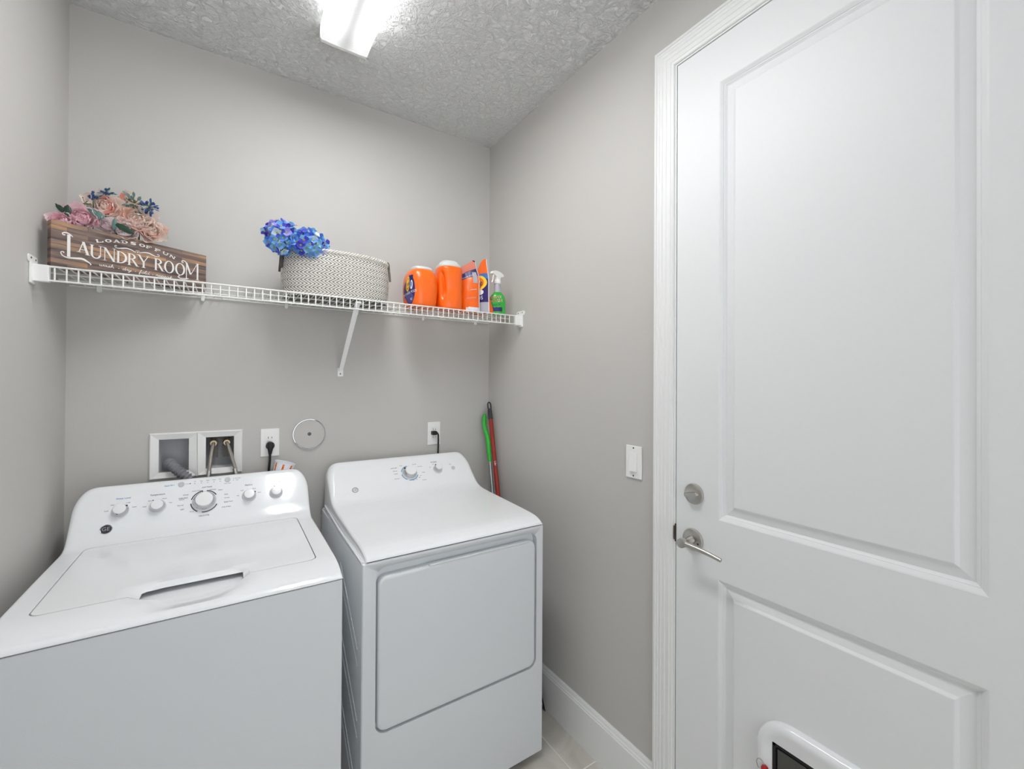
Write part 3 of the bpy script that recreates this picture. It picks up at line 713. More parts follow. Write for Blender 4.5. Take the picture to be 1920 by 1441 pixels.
T = dT(.4465, .0190)
mb = MB()
for rr_ in (.0125, .0095): mb.tube([T @ Vector((rr_*math.cos(a), rr_*math.sin(a)*.95, .0006)) for a in [2*PI*k/28 for k in range(29)]], .0006, 6, cap=False)
vs, fs = textmesh('HE', .010, .0002); mb.add(vs, fs, None, T @ Matrix.Translation((0, 0, .0006)))
child(mb, 'printed_badge', M_ink, dryer)

# ================================================================== WIRE SHELF
sh = thing('wire_shelf', (.36, -.16, 1.775), 'white ventilated wire shelf spanning the back wall above the machines', 'shelf')
ZD = 1.7755; YL = -.318
mb = MB(); x = -.4223; nn = 0
while x < 1.150:
    mb.tube([(x, -.004, ZD), (x, YL+.030, ZD), (x, YL+.003, 1.7722), (x, YL, 1.7705), (x, YL, 1.7315)], .0021, 6); x += .0246
child(mb, 'deck_wires', M_wire, sh, smooth=60)
mb = MB()
for y, z, r_ in ((YL-.001, 1.7712, .0030), (YL-.001, 1.7312, .0030)): mb.tube([(-.436, y, z), (1.163, y, z)], r_, 8)
child(mb, 'front_lip_rods', M_wire, sh, smooth=60)
mb = MB()
for y in (-.006, -.115, -.215): mb.tube([(-.462, y, ZD-.0042), (1.190, y, ZD-.0042)], .0027, 8)
child(mb, 'cross_rods', M_wire, sh, smooth=60)
for sx, xw in ((1, XL), (-1, XR)):
    mb = MB(); xi = xw+sx*.0375
    mb.box((xw, YL-.006, 1.7265), (xi, YL+.012, 1.7745)); mb.box((xw, YL-.016, 1.7190), (xw+sx*.006, YL+.016, 1.7830))
    mb.prism([(p[0], p[1]) for p in rrect(-.030, .038, -.011, .011, .009)], 0, .004, frame((xw, YL, 1.787), (0, 1, 0), (sx, 0, 0)))
    b_ = child(mb, 'end_bracket', M_plast, sh, bevel=.0022)
    for yy in (YL-.012, YL+.022):
        mb = MB(); mb.lathe([(.003, 0), (.0025, .0012)], 10, frame((xw+sx*.004, yy, 1.789), (0, 1, 0), (sx, 0, 0))); child(mb, 'screw', M_screwhole, b_)
mb = MB()
A = Vector((.4235, -.300, 1.762)); B = Vector((.4205, -.010, 1.498))
hw = Vector((.0105, 0, 0)); d = (B-A).normalized(); nrm = d.cross(Vector((1, 0, 0))).normalized()*.0022
vs = []
for p in (A, B):
    for s1 in (-1, 1):
        for s2 in (-1, 1): vs.append(p+hw*s1*(1 if p is A else .85)+nrm*s2)
mb.add(vs, [(0,1,3,2),(4,6,7,5),(0,4,5,1),(2,3,7,6),(0,2,6,4),(1,5,7,3)])
mb.prism(rrect(-.0125, .0125, -.017, .022, .004), 0, .003, frame((.4200, 0, 1.487), (1, 0, 0), (0, -1, 0)))
mb.box((.413, -.013, 1.494), (.428, 0, 1.506)); mb.box((.4130, YL+.002, 1.7560), (.4335, -.300, 1.7640))
br = child(mb, 'support_brace', M_plast, sh, bevel=.001)
mb = MB(); mb.lathe([(.0032, .003), (.0026, .0045)], 12, frame((.4200, 0, 1.482), (1, 0, 0), (0, -1, 0))); child(mb, 'screw', M_screwhole, br)
for x in (-.386, -.090, .199, .490, .810, 1.110):
    mb = MB(); mb.box((x-.006, -.014, 1.758), (x+.006, 0, 1.781)); mb.tube([(x, -.012, 1.762), (x, 0, 1.762)], .0065, 12); child(mb, 'wall_clip', M_plast, sh, bevel=.001)

ZS = 1.7776   # things stand at this height on the deck wires
# ================================================================== SIGN
A = Vector((-.438, -.290, ZS)); Bv = Vector((-.077, -.091, ZS)); SL = (Bv-A).length; e = (Bv-A).normalized(); nf = Vector((e.y, -e.x, 0))
sg = thing('wooden_sign', A+e*(SL/2), 'brown plank-look block sign lettered LAUNDRY ROOM standing at the left end of the shelf', 'sign')
sg.rotation_euler = (0, 0, math.atan2(e.y, e.x))
mb = MB(); mb.box((-SL/2, 0, 0), (SL/2, .026, .1375)); mb.build('sign_board', M_wood, sg, bevel=.0012)
# lettering: strokes laid on the front face, local coordinates u (along), v (up)
L = MB()
TS = Matrix(((1, 0, 0, -SL/2), (0, 0, -1, 0), (0, 1, 0, 0), (0, 0, 0, 1)))
def lquad(p): L.prism(p if area2(p) > 0 else p[::-1], .0002, .0011, TS)
def area2(p): return sum(p[i][0]*p[(i+1) % len(p)][1]-p[(i+1) % len(p)][0]*p[i][1] for i in range(len(p)))
def bar(x0, y0, x1, y1, w_):
    d = Vector((x1-x0, y1-y0)); n = Vector((-d.y, d.x)).normalized()*w_/2
    lquad([(x0+n.x, y0+n.y), (x0-n.x, y0-n.y), (x1-n.x, y1-n.y), (x1+n.x, y1+n.y)])
def hbar(x0, y0, x1, y1, w_):   # constant horizontal width diagonal
    lquad([(x0-w_/2, y0), (x0+w_/2, y0), (x1+w_/2, y1), (x1-w_/2, y1)])
def rect(x0, y0, x1, y1): lquad([(x0, y0), (x1, y0), (x1, y1), (x0, y1)])
def ring(cx, cy, rx, ry, a0, a1, wx, wy, n=20):
    for i in range(n):
        q = []
        for k, rr_ in ((i, 1), (i+1, 1), (i+1, 0), (i, 0)):
            a = math.radians(a0+(a1-a0)*k/n); X = (rx if rr_ else rx-wx)*math.cos(a); Y = (ry if rr_ else ry-wy)*math.sin(a); q.append((cx+X, cy+Y))
        lquad(q)
def swash(pts, ws, n=8, mbx=None):
    P = catmull([(p[0], p[1], 0) for p in pts], n); W = catmull([(w_, 0, 0) for w_ in ws], n)
    for i in range(len(P)-1):
        a, b = P[i], P[i+1]; d = b-a
        if d.length < 1e-7: continue
        nn_ = Vector((-d.y, d.x, 0)).normalized(); w0 = max(W[i].x, .0003)/2; w1 = max(W[i+1].x, .0003)/2
        lquad([(a.x+nn_.x*w0, a.y+nn_.y*w0), (a.x-nn_.x*w0, a.y-nn_.y*w0), (b.x-nn_.x*w1, b.y-nn_.y*w1), (b.x+nn_.x*w1, b.y+nn_.y*w1)])
def serif(x, y, w_, h=.0011): rect(x-w_/2, y-h/2, x+w_/2, y+h/2)
b0, t0 = .0480, .0880
# big L with curls
rect(.0345, .0375, .0415, .1030); swash([(.0470, .0985), (.0400, .1050), (.0310, .1075), (.0245, .1040), (.0262, .0990), (.0300, .1010)], [.002, .003, .004, .003, .0026, .0035])
swash([(.0285, .0470), (.0245, .0500), (.0212, .0460), (.0250, .0380), (.0360, .0345), (.0520, .0365), (.0680, .0385), (.0800, .0330), (.0880, .0270), (.0862, .0250)], [.0036, .002, .0022, .0026, .0034, .0050, .0060, .0040, .0022, .0036])
# A
hbar(.0700, .0910, .0605, .0580, .0022); hbar(.0700, .0910, .0805, .0530, .0060); rect(.0640, .0660, .0745, .0675); serif(.0605, .0583, .0095); serif(.0800, .0530, .0120)
# U
rect(.0872, .0560, .0922, .0880); serif(.0897, .0878, .010); rect(.1092, .0590, .1112, .0880); serif(.1100, .0878, .009)
ring(.0992, .0590, .0120, .0115, 180, 360, .0050, .0028); rect(.0872, .0560, .0922, .060)
# N
rect(.1195, .0480, .1215, .0880); serif(.1195, .0878, .0080); serif(.1205, .0482, .0085); hbar(.1205, .0880, .1435, .0480, .0060); rect(.1425, .0490, .1445, .0900); serif(.1435, .0898, .0085)
# D
rect(.1510, .0480, .1560, .0860); ring(.1560, .0670, .0205, .0190, -90, 90, .0058, .0022); rect(.1490, .0480, .1565, .0494); rect(.1490, .0846, .1565, .0860)
# R
rect(.1795, .0480, .1845, .0860); ring(.1850, .0768, .0140, .0095, -90, 90, .0052, .0020); rect(.1775, .0846, .1852, .0860); rect(.1845, .0672, .1860, .0690); hbar(.1905, .0675, .2030, .0480, .0060); serif(.1820, .0483, .0100); serif(.2045, .0482, .0085)
# Y
hbar(.2075, .0880, .2200, .0660, .0056); hbar(.2325, .0880, .2210, .0660, .0022); rect(.2180, .0480, .2230, .0680); serif(.2205, .0482, .0105); serif(.2070, .0880, .0100); serif(.2325, .0880, .0085)
# R
rect(.2520, .0480, .2570, .0880); ring(.2575, .0785, .0145, .0097, -90, 90, .0054, .0020); rect(.2500, .0866, .2578, .0880); rect(.2570, .0688, .2585, .0704); hbar(.2628, .0690, .2745, .0480, .0060); serif(.2545, .0483, .0100); serif(.2762, .0482, .0085)
# O O
ring(.2935, .0672, .0150, .0212, 0, 360, .0054, .0024, 36); ring(.3270, .0675, .0155, .0215, 0, 360, .0056, .0024, 36)
# M with curls
rect(.3455, .0400, .3480, .0960); hbar(.3465, .0960, .3600, .0560, .0058); hbar(.3820, .1000, .3610, .0560, .0020); rect(.3800, .0400, .3852, .1000); serif(.3826, .1000, .0105); serif(.3826, .0402, .0120)
swash([(.3475, .0950), (.3410, .0995), (.3350, .1000), (.3320, .0955), (.3350, .0925), (.3375, .0945)], [.0016, .003, .0032, .0026, .0022, .003])
swash([(.3540, .0400), (.3470, .0375), (.3380, .0355), (.3290, .0350), (.3215, .0385), (.3225, .0430), (.3265, .0435)], [.0018, .0040, .0036, .0030, .0026, .0024, .0036])
# swirls under the top line and little sun
swash([(.1500, .1000), (.1475, .1025), (.1450, .1005), (.1460, .0965), (.1530, .0945), (.1640, .0975), (.1750, .1000), (.1880, .0980), (.1975, .0935), (.1990, .0925)], [.0024, .0016, .0016, .0016, .0022, .0034, .0034, .0028, .0014, .0006])
swash([(.2580, .1000), (.2610, .1020), (.2640, .0995), (.2625, .0960), (.2540, .0945), (.2440, .0970), (.2340, .1000), (.2200, .0985), (.2100, .0945), (.2085, .0935)], [.0024, .0016, .0016, .0016, .0022, .0034, .0034, .0028, .0014, .0006])
ring(.2040, .0955, .0020, .0020, 0, 360, .0012, .0012, 12)
for a in (20, 55, 90, 125, 160):
    ca, sa = math.cos(math.radians(a)), math.sin(math.radians(a)); bar(.2040+.004*ca, .0955+.004*sa, .2040+.0072*ca, .0955+.0072*sa, .0009)
# LOADS OF FUN on an arc : wide slab letters
def arcpt(u): return (.1015+(u)*1.0, 0)
def slab(ch, cx, cy, rot, hh=.0098, ww=.0145):
    global L
    keep = L; L = MB(); h2 = hh/2; w2 = ww/2; st = .0030; th = .0018
    if ch == 'L': rect(-w2, -h2, -w2+st+.001, h2); rect(-w2-.001, h2-th, -w2+st+.002, h2); rect(-w2-.001, -h2, w2, -h2+th); rect(w2-th, -h2, w2, -h2+.004)
    if ch == 'O': ring(0, 0, w2, h2, 0, 360, .0042, .0018, 24)
    if ch == 'A': hbar(0, h2, -w2+.002, -h2, .0024); hbar(0, h2, w2-.002, -h2, .0040); rect(-.003, -h2+.0028, .003, -h2+.0042); serif(-w2+.002, -h2+.0007, .0060); serif(w2-.002, -h2+.0007, .0065)
    if ch == 'D': rect(-w2+.001, -h2, -w2+.001+st, h2); ring(-w2+.004, 0, ww-.005, h2, -90, 90, .0044, .0018, 14); rect(-w2-.0005, -h2, -w2+.005, -h2+th); rect(-w2-.0005, h2-th, -w2+.005, h2)
    if ch == 'S': swash([(w2-.001, h2-.0022), (0, h2-.0008), (-w2+.002, h2*.45), (0, 0), (w2-.002, -h2*.45), (0, -h2+.0008), (-w2+.001, -h2+.0022)], [.0018, .0018, .0034, .0034, .0034, .0018, .0018], 5)
    if ch == 'F': rect(-w2+.001, -h2, -w2+.001+st, h2); rect(-w2-.0005, h2-th, w2, h2); rect(w2-th, h2-.004, w2, h2); rect(-w2+.002, -th/2, w2-.004, th/2); rect(-w2-.0005, -h2, -w2+.0065, -h2+th)
    if ch == 'U': rect(-w2+.001, -h2+.004, -w2+.001+st, h2); rect(w2-.003, -h2+.004, w2-.001, h2); ring(0, -h2+.0045, w2-.001, .0045, 180, 360, st, .0018, 12); serif(-w2+.0024, h2-.0007, .006); serif(w2-.002, h2-.0007, .0055)
    if ch == 'N': rect(-w2+.001, -h2, -w2+.003, h2); hbar(-w2+.0025, h2, w2-.0025, -h2, .0040); rect(w2-.003, -h2, w2-.001, h2); serif(-w2+.002, h2-.0007, .005); serif(-w2+.002, -h2+.0007, .005); serif(w2-.002, h2-.0007, .005)
    sub = L; L = keep
    Rm = TS @ Matrix.Translation((cx, cy, 0)) @ Matrix.Rotation(rot, 4, 'Z') @ TS.inverted()
    L.add(sub.v, sub.f, 0, Rm)
for ch, u in zip('LOADSOFFUN', (.108, .1287, .1490, .1705, .1920, .2160, .2345, .2590, .2820, .3030)):
    if ch == 'F' and u == .2345: pass
    v = .1215-((u-.2055)/.098)**2*.0165; sl = -2*(u-.2055)/.098**2*.0165
    slab(ch, u, v, math.atan(sl), ww=.0165 if ch not in 'F' else .0150)
# cursive line
def cur(strokes, x, y, s):
    for st in strokes: swash([(x+(p[0]+.25*p[1])*s, y+p[1]*s) for p in st], [.0011]*len(st), 4)
G = {'w': ([[(0,1),(.05,.2),(.3,0),(.5,.3),(.5,.9),(.55,.2),(.8,0),(1.0,.4),(1.0,1),(1.2,.85)]], 1.25),
     'a': ([[(.8,.8),(.4,1),(.05,.6),(.1,.1),(.5,.1),(.8,.8),(.75,.2),(1.0,.1),(1.15,.3)]], 1.15),
     's': ([[(0,.1),(.5,1.05),(.5,.6),(.6,.2),(.3,0),(.1,.15)],[(.6,.2),(.9,.3)]], .85),
     'h': ([[(0,.1),(.4,1.9),(.2,1.8),(.1,0),(.2,.6),(.6,1),(.65,.3),(.8,0),(1.05,.3)]], 1.1),
     'd': ([[(.8,.8),(.4,1),(.05,.6),(.1,.1),(.5,.1),(.8,.7),(.9,2.0),(.8,.3),(1.0,0),(1.2,.3)]], 1.15),
     'r': ([[(0,.1),(.3,1.1),(.35,.85),(.65,.85),(.55,.2),(.8,.05),(1,.3)]], .95),
     'y': ([[(0,.9),(.1,.2),(.45,.1),(.7,.9),(.6,0),(.3,-.9),(0,-.7),(.5,-.1),(1.1,.3)]], 1.05),
     'f': ([[(0,.1),(.5,1.6),(.6,2.0),(.35,1.8),(.2,.2),(.05,-.8),(.3,-.6),(.25,.1),(.7,.4)]], .8),
     'o': ([[(.5,1),(.05,.6),(.1,.1),(.5,0),(.8,.5),(.5,1),(1.0,.85)]], .95),
     'l': ([[(0,.2),(.5,1.6),(.45,2.0),(.2,1.6),(.2,.2),(.5,0),(.7,.3)]], .65),
     'e': ([[(0,.3),(.5,.6),(.45,1),(.15,.8),(.1,.2),(.45,0),(.8,.3)]], .75),
     'p': ([[(0,.3),(.3,1.05),(.2,.2),(.05,-.9),(.25,.4),(.6,1),(.8,.5),(.5,.05),(.25,.2)],[(.6,.05),(1,.3)]], 1.0),
     't': ([[(0,.3),(.4,1.7),(.25,.2),(.5,0),(.7,.2)],[(0,1.1),(.7,1.1)]], .65)}
def cursive(s, x0, x1, y, sc=.0052):
    wd_ = sum(G[c][1] for c in s); k = (x1-x0)/(wd_*sc); x = x0
    for c in s:
        for st in G[c][0]: swash([(x+(p[0]*k+.22*p[1])*sc, y+p[1]*sc) for p in st], [.00115]*len(st), 4)
        x += G[c][1]*sc*k
cursive('wash', .1075, .1440, .0275); cursive('dry', .1650, .1885, .0275); cursive('fold', .2085, .2370, .0275); cursive('repeat', .2545, .3010, .0275)
for u in (.1555, .1985, .2460): ring(u, .0300, .0012, .0012, 0, 360, .0012, .0012, 8)
L.build('sign_lettering', M_signink, sg)

# ================================================================== FLOWERS BEHIND THE SIGN
def sback(x): return -.290+(x+.438)*.5512+.030+.022
def stem_path(c):
    c = Vector(c); yb = max(c.y, sback(c.x)); return [c, Vector((c.x, yb, c.z-.006)), Vector((c.x, yb, ZS+.004))]
def petal(mb, T, ln, wd_, cup, curl, mi, nu=5, nv=6):
    P = []
    for i in range(nu+1):
        q = i/nu*2-1; row = []
        for j in range(nv+1):
            s_ = j/nv; ww = wd_*math.sin(PI*min(1, .12+s_*.80))**.7*(1-.12*s_)
            x = q*ww/2; z = ln*s_; y = cup*(q*q)*ww*.9*(.4+s_*.6) + curl*ln*s_*s_ + .018*ln*math.sin(5*q+7*s_)
            if s_ > .9: z -= abs(q)**3*.12*ln
            row.append(Vector((x, y, z)))
        P.append(row)
    mb.grid(P, mi=mi, T=T)
def palette(cols, nm):
    ms = [mat(f'{nm}_{i}', c, 0.7, vary=.05, scale=60) for i, c in enumerate(cols)]
    for m in ms:
        nt = m.node_tree; b = nt.nodes['Principled BSDF']; out = nt.nodes['Material Output']   # thin fabric petals let light through
        tr = nt.nodes.new('ShaderNodeBsdfTranslucent'); mx = nt.nodes.new('ShaderNodeMixShader'); mx.inputs[0].default_value = .42
        nt.links.new(b.inputs['Base Color'].links[0].from_socket, tr.inputs['Color'])
        nt.links.new(b.outputs[0], mx.inputs[1]); nt.links.new(tr.outputs[0], mx.inputs[2]); nt.links.new(mx.outputs[0], out.inputs[0])
    return ms
PK1 = palette([(255, 220, 228), (255, 230, 235), (252, 200, 214), (255, 242, 244)], 'pink_petal')
PK2 = palette([(255, 234, 224), (255, 242, 236), (255, 218, 204), (254, 188, 178)], 'peach_petal')
PK3 = palette([(246, 232, 236), (250, 242, 242), (242, 216, 224), (252, 248, 246)], 'blush_petal')
def peony(c, R, ax, pal, label, npet=30, stem_to=None, mix=(0, 0, 0, 1, 1, 1, 0, 3, 2)):
    o = thing('artificial_peony', c, label, 'artificial flower', 'artificial peonies behind the sign')
    ax = Vector(ax).normalized(); B = frame(Vector(c), ax.orthogonal(), ax); mb = MB()
    for k in range(npet):
        q = k/npet; a = k*2.399963; tilt = math.radians(2+60*q**1.3)    # inner ones closed, outer ones spread
        ln = R*(.95+.42*q)*random.uniform(.94, 1.06); wd_ = R*(.75+.62*q)
        T = B @ Matrix.Rotation(a, 4, 'Z') @ Matrix.Translation((0, -(.10+.34*q**.8)*R, -R*.50)) @ Matrix.Rotation(tilt+random.uniform(-.08, .08), 4, 'X')
        petal(mb, T, ln, wd_, .42, .42-.26*q, random.choice(mix), 6, 7)
    child(mb, 'petals', pal, o, smooth='all')
    cc_ = Vector(c)-ax*R*.42
    mb = MB(); mb.tube(stem_path(cc_), .0022, 8)
    child(mb, 'stem', M_stem, o)
    mb = MB()
    for k in range(5):
        T = B @ Matrix.Rotation(k*1.2566, 4, 'Z') @ Matrix.Translation((0, 0, -R*.46)) @ Matrix.Rotation(math.radians(78), 4, 'X'); petal(mb, T, R*.55, R*.3, -.1, .1, 0)
    child(mb, 'sepals', M_green, o, smooth='all')
    return o
peony((-.4250, -.235, 1.925), .028, (-.1, -1, .25), PK1, 'pink artificial peony peeking over the far left end of the sign', 30)
peony((-.3880, -.215, 1.950), .038, (.15, -1, .1), PK1, 'bright pink artificial peony just right of the twin dark leaves')
peony((-.3420, -.175, 2.008), .040, (.1, -1, .15), PK2, 'peach artificial peony at the top of the arrangement under the blue sprigs', mix=(0, 1, 1, 0, 1, 0, 1, 3))
peony((-.2620, -.172, 1.978), .047, (.05, -1, .25), PK2, 'large peach artificial peony on the right, behind the sign top', mix=(0, 0, 1, 2, 1, 1, 0))
peony((-.2290, -.172, 1.954), .037, (.45, -1, -.1), PK2, 'coral-edged artificial peony hanging lowest at the right of the arrangement', mix=(0, 1, 1, 0, 1, 2, 0, 0))
peony((-.3330, -.205, 1.942), .024, (.1, -1, .1), PK3, 'small blush-white artificial peony bud in the middle of the arrangement', 26)
peony((-.2920, -.190, 1.937), .035, (.1, -1, .1), PK3, 'pale blush artificial peony above the dark leaf on the sign')
peony((-.2930, -.120, 2.052), .030, (.3, -1, .2), PK2, 'small coral artificial peony at the back, top right of the arrangement', 28, mix=(1, 1, 3, 0, 2, 1, 1))
def leafs(name, c, dirs, ln, wd_, m, label, stem=True):
    o = thing(name, c, label, 'artificial leaf sprig', 'leaf sprigs behind the sign'); mb = MB(); mb2 = MB()
    for d, l_, w_ in dirs:
        d = Vector(d).normalized(); T = frame(Vector(c), d.cross(Vector((0, -1, .3))), d)
        T = frame(Vector(c), (d.cross(Vector((0.1, -1, .3)))), d); petal(mb, T, l_*ln, w_*wd_, .18, .12, 0)
    child(mb, 'leaves', m, o, smooth='all')
    mb2.tube(stem_path(c), .0016, 6); child(mb2, 'stem', M_stem, o)
    return o
leafs('leaf_sprig', (-.4150, -.242, 1.948), [((-.65, 0, .75), 1, 1), ((.02, -.1, .9), .75, 1.2)], .040, .016, M_greend, 'pair of dark green leaves sticking up at the left end behind the sign')
leafs('leaf_sprig', (-.3440, -.225, 1.955), [((-.75, -.1, .9), 1.05, 1), ((-.1, -.1, .5), .45, 1.3), ((-.2, -.1, .95), .55, .8)], .046, .020, M_greenb, 'blue-green leaves curving between the pink and the top peach peony')
leafs('leaf_sprig', (-.3010, -.262, 1.938), [((.72, -.25, -.42), 1, 1)], .052, .022, M_greend, 'dark green leaf lying against the sign top edge below the blush peony')
leafs('leaf_sprig', (-.3105, -.235, 1.925), [((.05, -.1, 1), 1, 1)], .038, .014, M_greenb, 'upright grey-green leaf beside the blush bud')
def sprig(name, c, n_, R, ms, label, stemdir=(0, .2, -1), sizes=(.0032, .0050)):
    o = thing(name, c, label, 'artificial sprig', 'berry sprigs behind the sign'); mb = MB(); cc_ = Vector(c)
    for k in range(n_):
        d = Vector((random.gauss(0, 1), random.gauss(0, .6), random.gauss(0, .8))).normalized()*R*random.uniform(.35, 1)
        p = cc_+d; mb.tube([cc_+d*.2, p], .0007, 5, mi=0)
        if random.random() < .55: 
            rr_ = random.uniform(*sizes); mb.lathe([(rr_*.3, -rr_), (rr_*.85, -rr_*.5), (rr_, 0), (rr_*.85, rr_*.5), (rr_*.3, rr_)], 8, Matrix.Translation(p), mi=1)
        else:
            T = frame(p, d.orthogonal(), d); petal(mb, T, R*.55, R*.36, .1, .1, 2, 2, 3)
    child(mb, 'berries_and_leaves', [M_stem]+ms, o, smooth='all')
    mb = MB(); mb.tube(stem_path(c), .0012, 6); child(mb, 'stem', M_stem, o)
sprig('berry_sprig', (-.3680, -.190, 2.033), 16, .014, [M_berry, M_teal], 'small blue berry sprig above the left side of the top peach peony')
sprig('berry_sprig', (-.3400, -.190, 2.050), 26, .019, [M_berry, M_teal], 'blue berry sprig topmost in the arrangement')
sprig('berry_sprig', (-.2310, -.195, 2.028), 30, .023, [M_berry, M_berry], 'deep blue berry sprig at the right above the large peach peony')
sprig('eucalyptus_sprig', (-.2720, -.175, 2.035), 46, .030, [M_greenb, M_greenb], 'grey-green eucalyptus sprig between the coral and the large peach peony', sizes=(.0015, .0026))
sprig('eucalyptus_sprig', (-.3850, -.205, 2.003), 12, .016, [M_stem, M_stem], 'thin olive sprig sticking out left of the top peach peony', sizes=(.0012, .002))

# ================================================================== BASKET
bk = thing('woven_basket', (.372, -.165, ZS), 'oval grey and white herringbone basket in the middle of the shelf', 'basket')
BA, BB, BH = .2060, .1200, .1700; nexp = 2.5
def bpt(phi, z, off=0):
    q = z/BH; g = 1-.10*(1-q)**2*(1 if q < 1 else 1)+.02*math.sin(PI*q); g = .93+.07*math.sin(PI*min(1, max(0, .18+q*.62)))
    c, s_ = math.cos(phi), math.sin(phi)
    x = math.copysign(abs(c)**(2/nexp), c)*(BA*g+off); y = math.copysign(abs(s_)**(2/nexp), s_)*(BB*g+off)
    return Vector((.372+x, -.165+y, ZS+z))
# equal arc length table
fp = [2*PI*k/1440 for k in range(1441)]; acc = [0]
for k in range(1440): acc.append(acc[-1]+(bpt(fp[k+1], BH*.5)-bpt(fp[k], BH*.5)).length)
def phi_at(s_): s_ = s_ % acc[-1]; return float(np.interp(s_, acc, fp))
NC = 76; step = acc[-1]/NC; NR = 12; rh = BH/NR
mb = MB()
for r_ in range(NR):
    sgn = 1 if r_ % 2 == 0 else -1; zc = rh*(r_+.5)
    for c_ in range(NC):
        s0 = (c_+.5)*step
        P = []
        for k in range(4):
            q = -.5+k/3; sc_ = s0+sgn*q*step*1.85; zc_ = zc+q*rh*1.10; bulge = .0026*math.cos(q*2.6)
            row = []
            for side in (-1, -.35, .35, 1):
                # cross direction of the strand
                ds = -sgn*side*step*.18; dz = side*rh*.11
                row.append(bpt(phi_at(sc_+ds), zc_+dz, .0006+bulge*(1-.55*side*side)))
            P.append(row)
        mb.grid(P, mi=0)
child(mb, 'woven_strands', [M_reed, M_reedg], bk, smooth='all')
mb = MB(); n = 72
P = [[bpt(2*PI*k/n, z, -.0015) for z in np.linspace(0, BH, 8)] for k in range(n)]
mb.grid(P, closed_u=True); mb.add([bpt(2*PI*k/n, 0.0, -.0015) for k in range(n)], [tuple(range(n))])
P = [[bpt(2*PI*k/n, z, -.005) for z in np.linspace(.003, BH, 8)] for k in range(n)]
mb.grid(P, closed_u=True); mb.add([bpt(2*PI*k/n, .003, -.005) for k in range(n)], [tuple(range(n))])
child(mb, 'basket_shell', M_core, bk, smooth=50)
mb = MB()   # twisted rim
nt_ = 92
for k in range(nt_):
    s0 = k*acc[-1]/nt_; pts = []
    for j in range(5):
        q = j/4; a = -PI*.75+q*PI*1.5
        p = bpt(phi_at(s0+q*acc[-1]/nt_*2.6), BH+.004+.0065*math.sin(a), .0055*math.cos(a)); pts.append(p)
    mb.tube(pts, [.0020, .0032, .0036, .0032, .0020], 6, mi=0)
child(mb, 'twisted_rim', [M_reed, M_reedg], bk, smooth='all')
for sx, ph in ((-1, PI), (1, 0)):
    mb = MB(); cs_ = float(np.interp(ph % (2*PI), fp, acc))
    pts = []
    for j in range(15):
        q = -1+2*j/14; p = bpt(phi_at(cs_+q*.036), BH*.62 if abs(q) > .93 else BH+.026*(1-q*q)**.5-.004, .0085); pts.append(p)
    mb.tube(pts, [.0042+.0012*(j % 2) for j in range(15)], 8)
    child(mb, 'handle', M_braid, bk, smooth=60)

# hydrangea heads
HY = palette([(92, 150, 240), (136, 194, 250), (96, 96, 220), (84, 64, 186), (170, 224, 250), (184, 178, 246), (230, 244, 252), (196, 218, 150)], 'hydrangea_petal')
def hydrangea(c, R, label, stretch, stem):
    o = thing('artificial_hydrangea', c, label, 'artificial flower', 'blue hydrangeas in the basket'); mb = MB(); cc_ = Vector(c); nF = 62
    for k in range(nF):
        z = 1-2*(k+.5)/nF; rr_ = math.sqrt(1-z*z); a = k*2.399963
        d = Vector((rr_*math.cos(a), rr_*math.sin(a), z)); p = cc_+Vector((d.x*stretch[0], d.y*stretch[1], d.z*stretch[2]))*R*random.uniform(.80, 1.14)
        dd_ = (d+Vector((random.uniform(-.35, .35), random.uniform(-.35, .35), random.uniform(-.35, .35)))).normalized()
        B = frame(p, dd_.orthogonal(), dd_) @ Matrix.Rotation(random.uniform(0, 6), 4, 'Z'); fc = random.choice((0, 0, 1, 1, 2, 3, 4, 5, 6))
        sz = random.uniform(.0155, .0205)
        for j in range(4):
            T = B @ Matrix.Rotation(j*PI/2, 4, 'Z') @ Matrix.Translation((0, -.0012, 0)) @ Matrix.Rotation(math.radians(random.uniform(58, 76)), 4, 'X')
            petal(mb, T, sz, sz*1.15, .1, .15, fc if random.random() < .65 else random.choice((0, 1, 2, 4)), 3, 3)
        mb.lathe([(.0036, -.001), (.0050, .0014), (.0020, .0034)], 7, B, mi=7)
        if k % 2: mb.tube([cc_+(p-cc_)*.25, p], .0008, 5, mi=7)
    child(mb, 'florets', HY, o, smooth='all')
    mb = MB(); mb.tube([cc_, cc_+Vector((stem[0]*.3, stem[1]*.3, -.02)), cc_+Vector(stem)], .0028, 8); child(mb, 'stem', M_stem, o)
hydrangea((.1600, -.240, 1.985), .054, 'left blue artificial hydrangea head drooping over the corner of the basket', (1, .75, 1.02), (.06, .04, -.14))
hydrangea((.2480, -.265, 1.972), .050, 'right blue artificial hydrangea head resting on the front rim of the basket', (1.20, .60, .90), (.05, .07, -.13))

